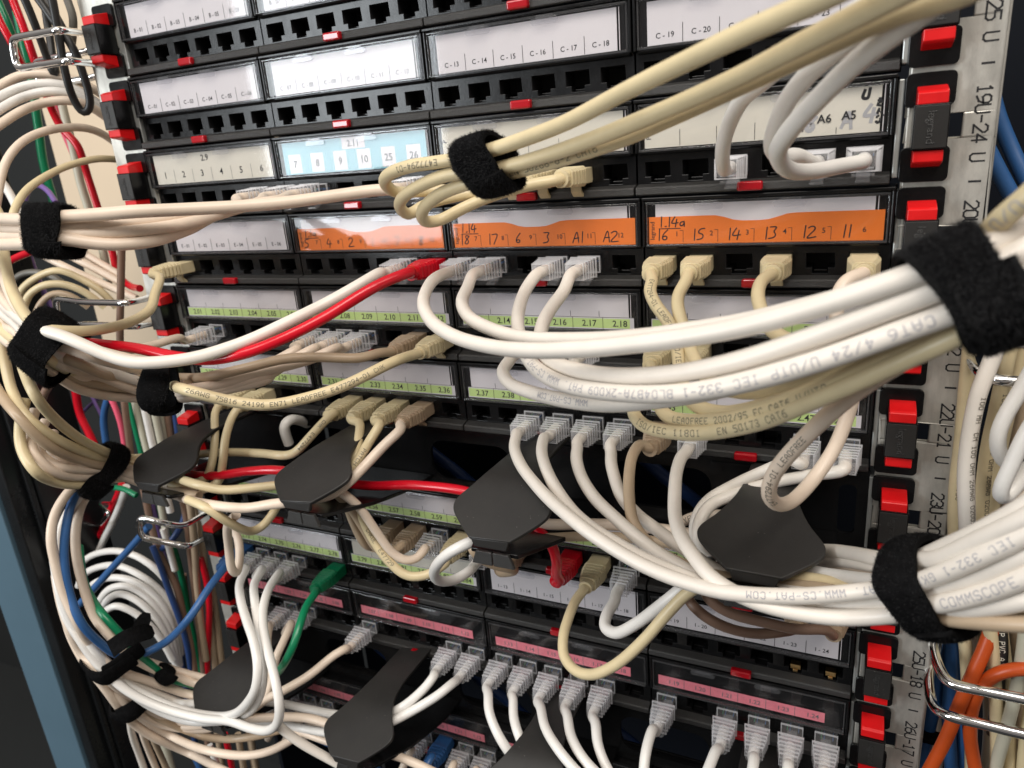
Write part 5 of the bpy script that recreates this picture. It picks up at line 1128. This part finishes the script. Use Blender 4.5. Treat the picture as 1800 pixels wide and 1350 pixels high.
 ('blue', [(330, 1310, 0), (342, 1330, 0), (352, 1352, 0), (365, 1390, 0)], 'blue cable at the bottom edge, left channel', 2.8),
 ('red', [(395, 1290, -10), (402, 1320, -10), (408, 1350, -10), (415, 1390, -10)], 'red cable at the bottom edge, left channel', 2.8),
 ('bright', [(368, 1310, -4), (378, 1335, -4), (386, 1360, -4), (395, 1395, -4)], 'white cable at the bottom edge, left channel', 3.0),
 ('tan', [(418, 1290, -16), (424, 1325, -16), (430, 1360, -16), (436, 1395, -16)], 'tan cable at the bottom edge, left channel', 3.0),
 ('tan', [(440, 1290, -20), (446, 1325, -20), (452, 1360, -20), (458, 1395, -20)], 'second tan cable at the bottom edge, left channel', 3.0),
 ('olive', [(284, 1290, -4), (294, 1325, -4), (304, 1360, -4), (314, 1395, -4)], 'pale olive cable at the bottom edge, left channel', 4.0),
 # right channel
 ('blue', [(1735, 120, -60), (1753, 200, -56), (1775, 255, -54), (1800, 310, -50), (1850, 400, -46)], 'blue cable in the dark at the right edge, upper one', 3.4),
 ('blue', [(1700, 180, -40), (1725, 240, -40), (1747, 285, -40), (1775, 338, -40), (1800, 385, -40), (1830, 440, -40)], 'blue cable in the dark at the right edge, lower one', 3.4),
 ('blue', [(1690, 560, -30), (1683, 640, -30), (1676, 740, -30), (1668, 850, -30), (1655, 960, -30)], 'blue cable in the gap beside the right rail', 2.4),
 ('beige', [(1706, 600, 4), (1698, 680, 4), (1690, 770, 4), (1681, 850, 4), (1678, 910, 4), (1680, 970, 4), (1692, 1080, 2), (1700, 1180, 0), (1706, 1300, 0), (1708, 1390, 0)], 'leftmost beige cable hanging in the right channel', 3.0),
 ('white', [(1775, 480, 22), (1764, 560, 24), (1745, 630, 26), (1723, 682, 28), (1708, 744, 28), (1698, 825, 28), (1699, 888, 28), (1701, 952, 24), (1704, 1060, 4), (1706, 1180, -14), (1706, 1300, -20), (1704, 1390, -20)], 'broad white cable hanging in the right channel', 3.3),
 ('beige', [(1790, 520, 10), (1778, 600, 10), (1764, 660, 12), (1752, 720, 14), (1738, 780, 14), (1729, 846, 14), (1725, 930, 14), (1735, 1060, 10), (1748, 1180, 6), (1752, 1300, 4), (1750, 1390, 4)], 'beige printed cable hanging right of the broad white one', 3.0),
 ('beige', [(1808, 560, 2), (1790, 640, 2), (1768, 740, 2), (1750, 830, 2), (1744, 900, 2), (1745, 1000, 2), (1760, 1110, 0), (1772, 1220, 0), (1775, 1390, 0)], 'second beige cable in the right channel', 3.0),
 ('tan', [(1815, 640, -8), (1800, 720, -8), (1782, 800, -8), (1770, 880, -8), (1768, 960, -8), (1785, 1090, -8), (1795, 1200, -8), (1790, 1390, -8)], 'tan cable in the right channel, behind the white loops', 3.0),
 ('bright', [(1830, 620, 34), (1796, 683, 34), (1766, 732, 34), (1751, 772, 34), (1757, 802, 32), (1774, 816, 26), (1800, 826, 18), (1840, 830, 10)], 'white cable in a bent loop at the right edge', 3.0),
 ('bright', [(1850, 690, 42), (1800, 768, 42), (1775, 824, 42), (1757, 862, 42), (1760, 880, 40), (1776, 866, 36), (1802, 832, 32), (1850, 770, 28)], 'white cable in the lower bent loop at the right edge', 3.0),
 ('olive', [(1720, 1090, -10), (1735, 1180, -10), (1740, 1290, -10), (1728, 1390, -10)], 'pale olive cable low in the right channel', 3.0),
 ('black', [(1758, 1090, 6), (1762, 1142, 6), (1756, 1200, 4), (1744, 1290, 2)], 'black printed cable low in the right channel', 2.6),
 ('olive', [(1806, 1080, 10), (1795, 1170, 10), (1775, 1260, 8), (1755, 1330, 6), (1740, 1400, 4)], 'pale cable slanting low in the right channel', 3.0),
 ('beige', [(1830, 1090, 4), (1822, 1190, 4), (1805, 1290, 4), (1795, 1400, 4)], 'beige cable at the lower right edge', 3.0),
 ('orange', [(1765, 1030, 0), (1752, 1075, 4), (1737, 1125, 8), (1707, 1193, 12), (1684, 1245, 12), (1662, 1300, 12), (1634, 1352, 12), (1600, 1420, 12)], 'left orange cable behind the chrome ring', 3.3),
 ('orange', [(1860, 1180, 14), (1800, 1175, 14), (1767, 1178, 14), (1733, 1196, 12), (1712, 1230, 10), (1704, 1276, 10), (1714, 1350, 10), (1730, 1420, 10)], 'right orange cable bending out to the right edge', 3.2),
 ('blue', [(1660, 1090, -24), (1655, 1160, -24), (1640, 1250, -24), (1618, 1340, -24), (1600, 1420, -24)], 'blue cable behind the right rail, lower right', 3.4),
 ('blue', [(1672, 1120, -16), (1672, 1180, -16), (1668, 1250, -16), (1672, 1350, -16), (1680, 1420, -16)], 'blue cable between the orange ones, lower right', 3.4),
 ('blue', [(1684, 1170, -20), (1690, 1250, -20), (1694, 1330, -20), (1700, 1420, -20)], 'second blue cable between the orange ones, lower right', 3.4),
 ('beige', [(1632, 1240, -30), (1634, 1290, -30), (1628, 1350, -30), (1620, 1410, -30)], 'beige cable with a black tie behind the orange ones', 3.4),
 ('cream', [(1646, 1240, -26), (1648, 1300, -26), (1644, 1360, -26), (1640, 1420, -26)], 'cream cable with a black tie behind the orange ones', 3.4),
]
for k, p_, lab, r_ in BG:
    pr = ()
    if 'beige printed cable hanging' in lab: pr = [('E477294-01 LEADFREE U/UTP CAT6', 1758, 694, 1, dict(h=2.4, roll=-0.35, **DK))]
    if 'broad white' in lab: pr = [('100 MHZ CM 100 OHM 26AWG 02009', 1724, 690, 1, dict(h=1.9, roll=0.75, **DK))]
    if 'leftmost beige' in lab: pr = [('4PR 24AWG CM 75C', 1692, 760, 1, dict(h=2.0, roll=0.4, **DK))]
    if 'black printed' in lab: pr = [('TP PVC A', 1758, 1096, 1, dict(h=2.2, m='card_cream'))]
    cable(lab, k, p_, r=r_, prints=pr, name='hanging_cable', n=12, step=3.0)
# cables glimpsed behind the openings of the guide panels and beside the rail
for k, (px, py, lab) in enumerate(((785, 815, 'dark blue cable seen through the guide panel opening above the red cable'), (1190, 855, 'dark blue cable seen through the guide panel opening behind the white cables'), (700, 1165, 'dark blue cable seen through the left lower guide panel opening'), (870, 1215, 'dark blue cable seen through the middle lower guide panel opening'), (1090, 1290, 'dark blue cable seen through the right lower guide panel opening'))):
    cable(lab, 'navy', [(px-60, py-50, -40), (px-20, py-15, -36), (px+20, py+15, -36), (px+60, py+50, -40)], r=4.0, name='hanging_cable', n=12)
cable('short white cable end hooked over behind the guide panel, left of a beige plug', 'bright', [(540, 744, -6), (526, 739, 6), (510, 738, 16), (500, 745, 20), (501, 760, 20), (508, 780, 18)], r=3.4)
b = MB()
c0 = un(1632, 1284, -24); b.box(c0[0]-5, c0[0]+10, c0[1]-9, c0[1]+4, c0[2]-1.6, c0[2]+1.6, 'strap_fabric')
tag(b.build('cable_tie', bevel=0.5, origin=c0), 'thin black tie around beige cables behind the orange ones', 'cable tie')

# ================================================================== fuzzy fabric straps
def strap(label, c, d, ra, rb, width, turns=1.3, thick=1.7, tail=None, fuzz=2600, rot=0.0, skew=0.0, fl=1.0, lean=0.0, tailw=None):
    """c: (px,py,out) centre; d: two (px,py,out) points giving the run of the bundle; ra across the picture, rb in depth"""
    C0 = un(*c); ax = un(*d[1])-un(*d[0]); ax /= np.linalg.norm(ax)
    v = CAM_C-C0; v -= ax*(v@ax); v /= np.linalg.norm(v)
    u = np.cross(ax, v)
    b = MB(); rng = random.Random(int(c[0]*7+c[1]))
    # the band lies tight on the cables it gathers: convex outline of their sections
    sec = []
    for Pc, r, nm in PATHS:
        if nm != 'patch_cable': continue
        D = Pc-C0; k = np.abs(D@ax) < width/2+1.5
        for p in D[k]:
            x, y = p@u, p@v
            if (x/(ra*1.2))**2+(y/(rb*1.7))**2 < 1: sec.append((x, y, r))
    hull = None
    if len(sec) > 6:
        cx, cy_ = np.mean([q[0] for q in sec]), np.mean([q[1] for q in sec])
        xs, ys = [q[0] for q in sec], [q[1] for q in sec]
        cx, cy_ = (min(xs)+max(xs))/2, (min(ys)+max(ys))/2
        th_ = np.linspace(0, 2*math.pi, 181)[:-1]; E_ = np.stack([np.cos(th_), np.sin(th_)], 1)
        sup = np.array([max((x-cx)*e0+(y-cy_)*e1+r for x, y, r in sec) for e0, e1 in E_])+0.35
        # polar radius of the outline from its support lines
        pol = np.array([min(sup[i]/max(E_[i]@e_, 1e-6) for i in range(180) if E_[i]@e_ > 0.2) for e_ in E_])
        ker = np.exp(-0.5*(np.arange(-6, 7)/3.0)**2); ker /= ker.sum()
        pol = np.convolve(np.pad(pol, 6, mode='wrap'), ker, 'valid')
        C0 = C0+u*cx+v*cy_
        hull = lambda a: float(np.interp(a % (2*math.pi), np.append(th_, 2*math.pi), np.append(pol, pol[0])))
    nA, nW = 72, 9
    ph = [rng.uniform(0, 6.28) for _ in range(6)]
    def P(a, f, layer):
        """a: angle, f: -1..1 across the width"""
        t = a/(2*math.pi)
        g = layer+0.9*t
        wob = 0.5*math.sin(2*a+ph[0])+0.4*math.sin(3*a+ph[1]+f)+0.3*math.sin(5*a+ph[2])
        k = 1+0.05*wob
        sh = skew*0.6*math.sin(a+ph[3])+lean*math.cos(a)+0.9*math.sin(2*a+ph[4])+0.6*math.sin(3*a+ph[1])*f+(2.6*t if turns > 1 else 0)
        bulge = -1.3*f**4-0.3*f*f
        e = 2.15
        ca, sa = math.cos(a), math.sin(a)
        q = (abs(ca)**e+abs(sa)**e)**(-1/e)
        if hull:
            rr = hull(a)*(1+0.022*wob)+g*thick+bulge*0.8+0.5*math.sin(4*a+ph[5])*(1-f*f)
            return C0+u*(rr*ca)+v*(rr*sa)+ax*(f*width/2+sh)
        return C0+u*(ra*k*ca*q+g*thick*ca+bulge*ca)+v*(rb*k*sa*q+g*thick*sa+bulge*sa)+ax*(f*width/2+sh)
    tot = 2*math.pi*turns; n = int(nA*turns)
    vs, fs = [], []
    for i in range(n+1):
        a = rot+tot*i/n
        for layer in (0.0, 1.0):
            for j in range(nW):
                vs.append(P(a, -1+2*j/(nW-1), layer))
    row = 2*nW
    for i in range(n):
        for j in range(nW-1):
            x = i*row+j
            fs.append((x, x+row, x+row+1, x+1)); y = x+nW; fs.append((y, y+1, y+row+1, y+row))
        x = i*row; fs.append((x, x+nW, x+nW+row, x+row)); x += nW-1; fs.append((x, x+row, x+row+nW, x+nW))
    for i in (0, n):
        for j in range(nW-1):
            x = i*row+j; fs.append((x, x+1, x+nW+1, x+nW))
    b.mesh(vs, fs, 'strap_fabric')
    # short fibres standing off the loop fabric
    for _ in range(int(fuzz*2.2)):
        a = rot+rng.uniform(0, tot); f = rng.choice([-1, 1])*(1-abs(rng.gauss(0, 0.12))) if rng.random() < 0.4 else rng.uniform(-1, 1)
        f = max(-1, min(1, f))
        p = P(a, f, 1.0); nrm = p-C0-ax*((p-C0)@ax); nrm /= np.linalg.norm(nrm)
        dr = nrm*rng.uniform(0.3, 1)+ax*rng.uniform(-0.8, 0.8)+f*abs(f)**4*ax*0.8+np.cross(nrm, ax)*rng.uniform(-0.8, 0.8); dr /= np.linalg.norm(dr)
        L = rng.uniform(0.6, 1.7)*fl; s_ = np.cross(dr, nrm); s_ = s_/(np.linalg.norm(s_)+1e-9)*0.085
        b.face([p-s_, p+s_, p+dr*L], 'strap_fibre')
    o = b.build('fabric_strap', smooth=True, angle=50, origin=C0)
    tag(o, label, 'strap', 'black fabric straps')
    if tail:
        tb = MB(); Q = catmull([un(*q) for q in tail], 2.0)
        tb2 = []
        T = np.gradient(Q, axis=0); T /= np.linalg.norm(T, axis=1)[:, None]
        vs, fs = [], []
        for i, (p, t) in enumerate(zip(Q, T)):
            vv = CAM_C-p; vv -= t*(vv@t); vv /= np.linalg.norm(vv); w = np.cross(t, vv); w = w*0.9+vv*0.25
            h = (tailw or width)/2*(1.0 if i < len(Q)-3 else (0.92, 0.75, 0.45)[i-len(Q)+3])
            for s_, k in ((-1, 0), (1, 0), (1, 1), (-1, 1)): vs.append(p+w*h*s_+vv*thick*0.9*k)
        for i in range(len(Q)-1):
            for k in range(4): fs.append((4*i+k, 4*i+(k+1) % 4, 4*i+4+(k+1) % 4, 4*i+4+k))
        fs += [(0, 1, 2, 3), (4*len(Q)-1, 4*len(Q)-2, 4*len(Q)-3, 4*len(Q)-4)]
        tb.mesh(vs, fs, 'strap_fabric')
        tb.build('strap_tail', o, smooth=True, angle=40, origin=Q[0])
    return o
strap('large black fuzzy strap around the white bundle at the right edge', (1678, 522, 155), ((1600, 540, 156), (1800, 455, 154)), 13.0, 13.5, 15.0, 1.6, lean=2.2, rot=4.3, skew=2.2, tail=None, fuzz=7500)
strap('black fuzzy strap around the beige trio, upper middle', (850, 288, 90), ((780, 312, 88), (960, 250, 102)), 12.3, 8.5, 19.0, 1.5, rot=4.2, lean=1.5, skew=2.2, fuzz=4600)
strap('black fuzzy strap on four cream cables, upper left', (82, 400, 138), ((20, 400, 146), (150, 404, 131)), 12.0, 9.0, 15.5, 1.5, rot=4.3, skew=1.5, fuzz=3600)
strap('black fuzzy strap with red and white cables, middle left edge', (66, 606, 133), ((10, 560, 138), (112, 640, 129)), 16.0, 10.0, 20.0, 1.5, rot=4.1, lean=1.0, skew=1.5, fuzz=3800)
strap('small black strap between two white bundles, left of centre', (267, 681, 116), ((200, 676, 122), (335, 684, 104)), 10.0, 7.0, 14.0, 1.3, rot=4.4, skew=1.4, fuzz=600)
strap('black fuzzy strap just left of the leftmost guide', (180, 816, 92), ((145, 804, 102), (225, 830, 78)), 13.0, 9.5, 12.5, 1.4, rot=4.4, skew=1.2, fuzz=3200)
strap('black strap around the lower right white bundle, in front of the rail', (1600, 1036, 116), ((1530, 1038, 112), (1670, 1026, 121)), 13.6, 13.5, 13.5, 1.45, rot=4.0, lean=0.9, skew=1.4, fuzz=1500, fl=0.7)
strap('black strap with two loose ends on the lower left bundle', (196, 1160, 109), ((160, 1110, 116), (235, 1200, 99)), 15.0, 11.0, 12.0, 1.2, rot=0.8, skew=0.8, fuzz=300, fl=0.5, tail=[(196, 1140, 124), (222, 1122, 118), (250, 1112, 108), (266, 1108, 100)])
strap('black strap low on the lower left bundle, below the one with loose ends', (222, 1236, 101), ((190, 1205, 108), (262, 1262, 91)), 9.5, 9.0, 11.0, 1.2, rot=0.6, skew=0.8, fuzz=300, fl=0.5)
strap('black strap half hidden behind the green cable, lower left', (288, 1184, 84), ((250, 1160, 92), (330, 1200, 74)), 7.0, 7.0, 11.0, 1.2, rot=0.6, skew=0.8, fuzz=300, fl=0.5, tail=[(240, 1115, 90), (250, 1095, 84), (258, 1078, 78)])
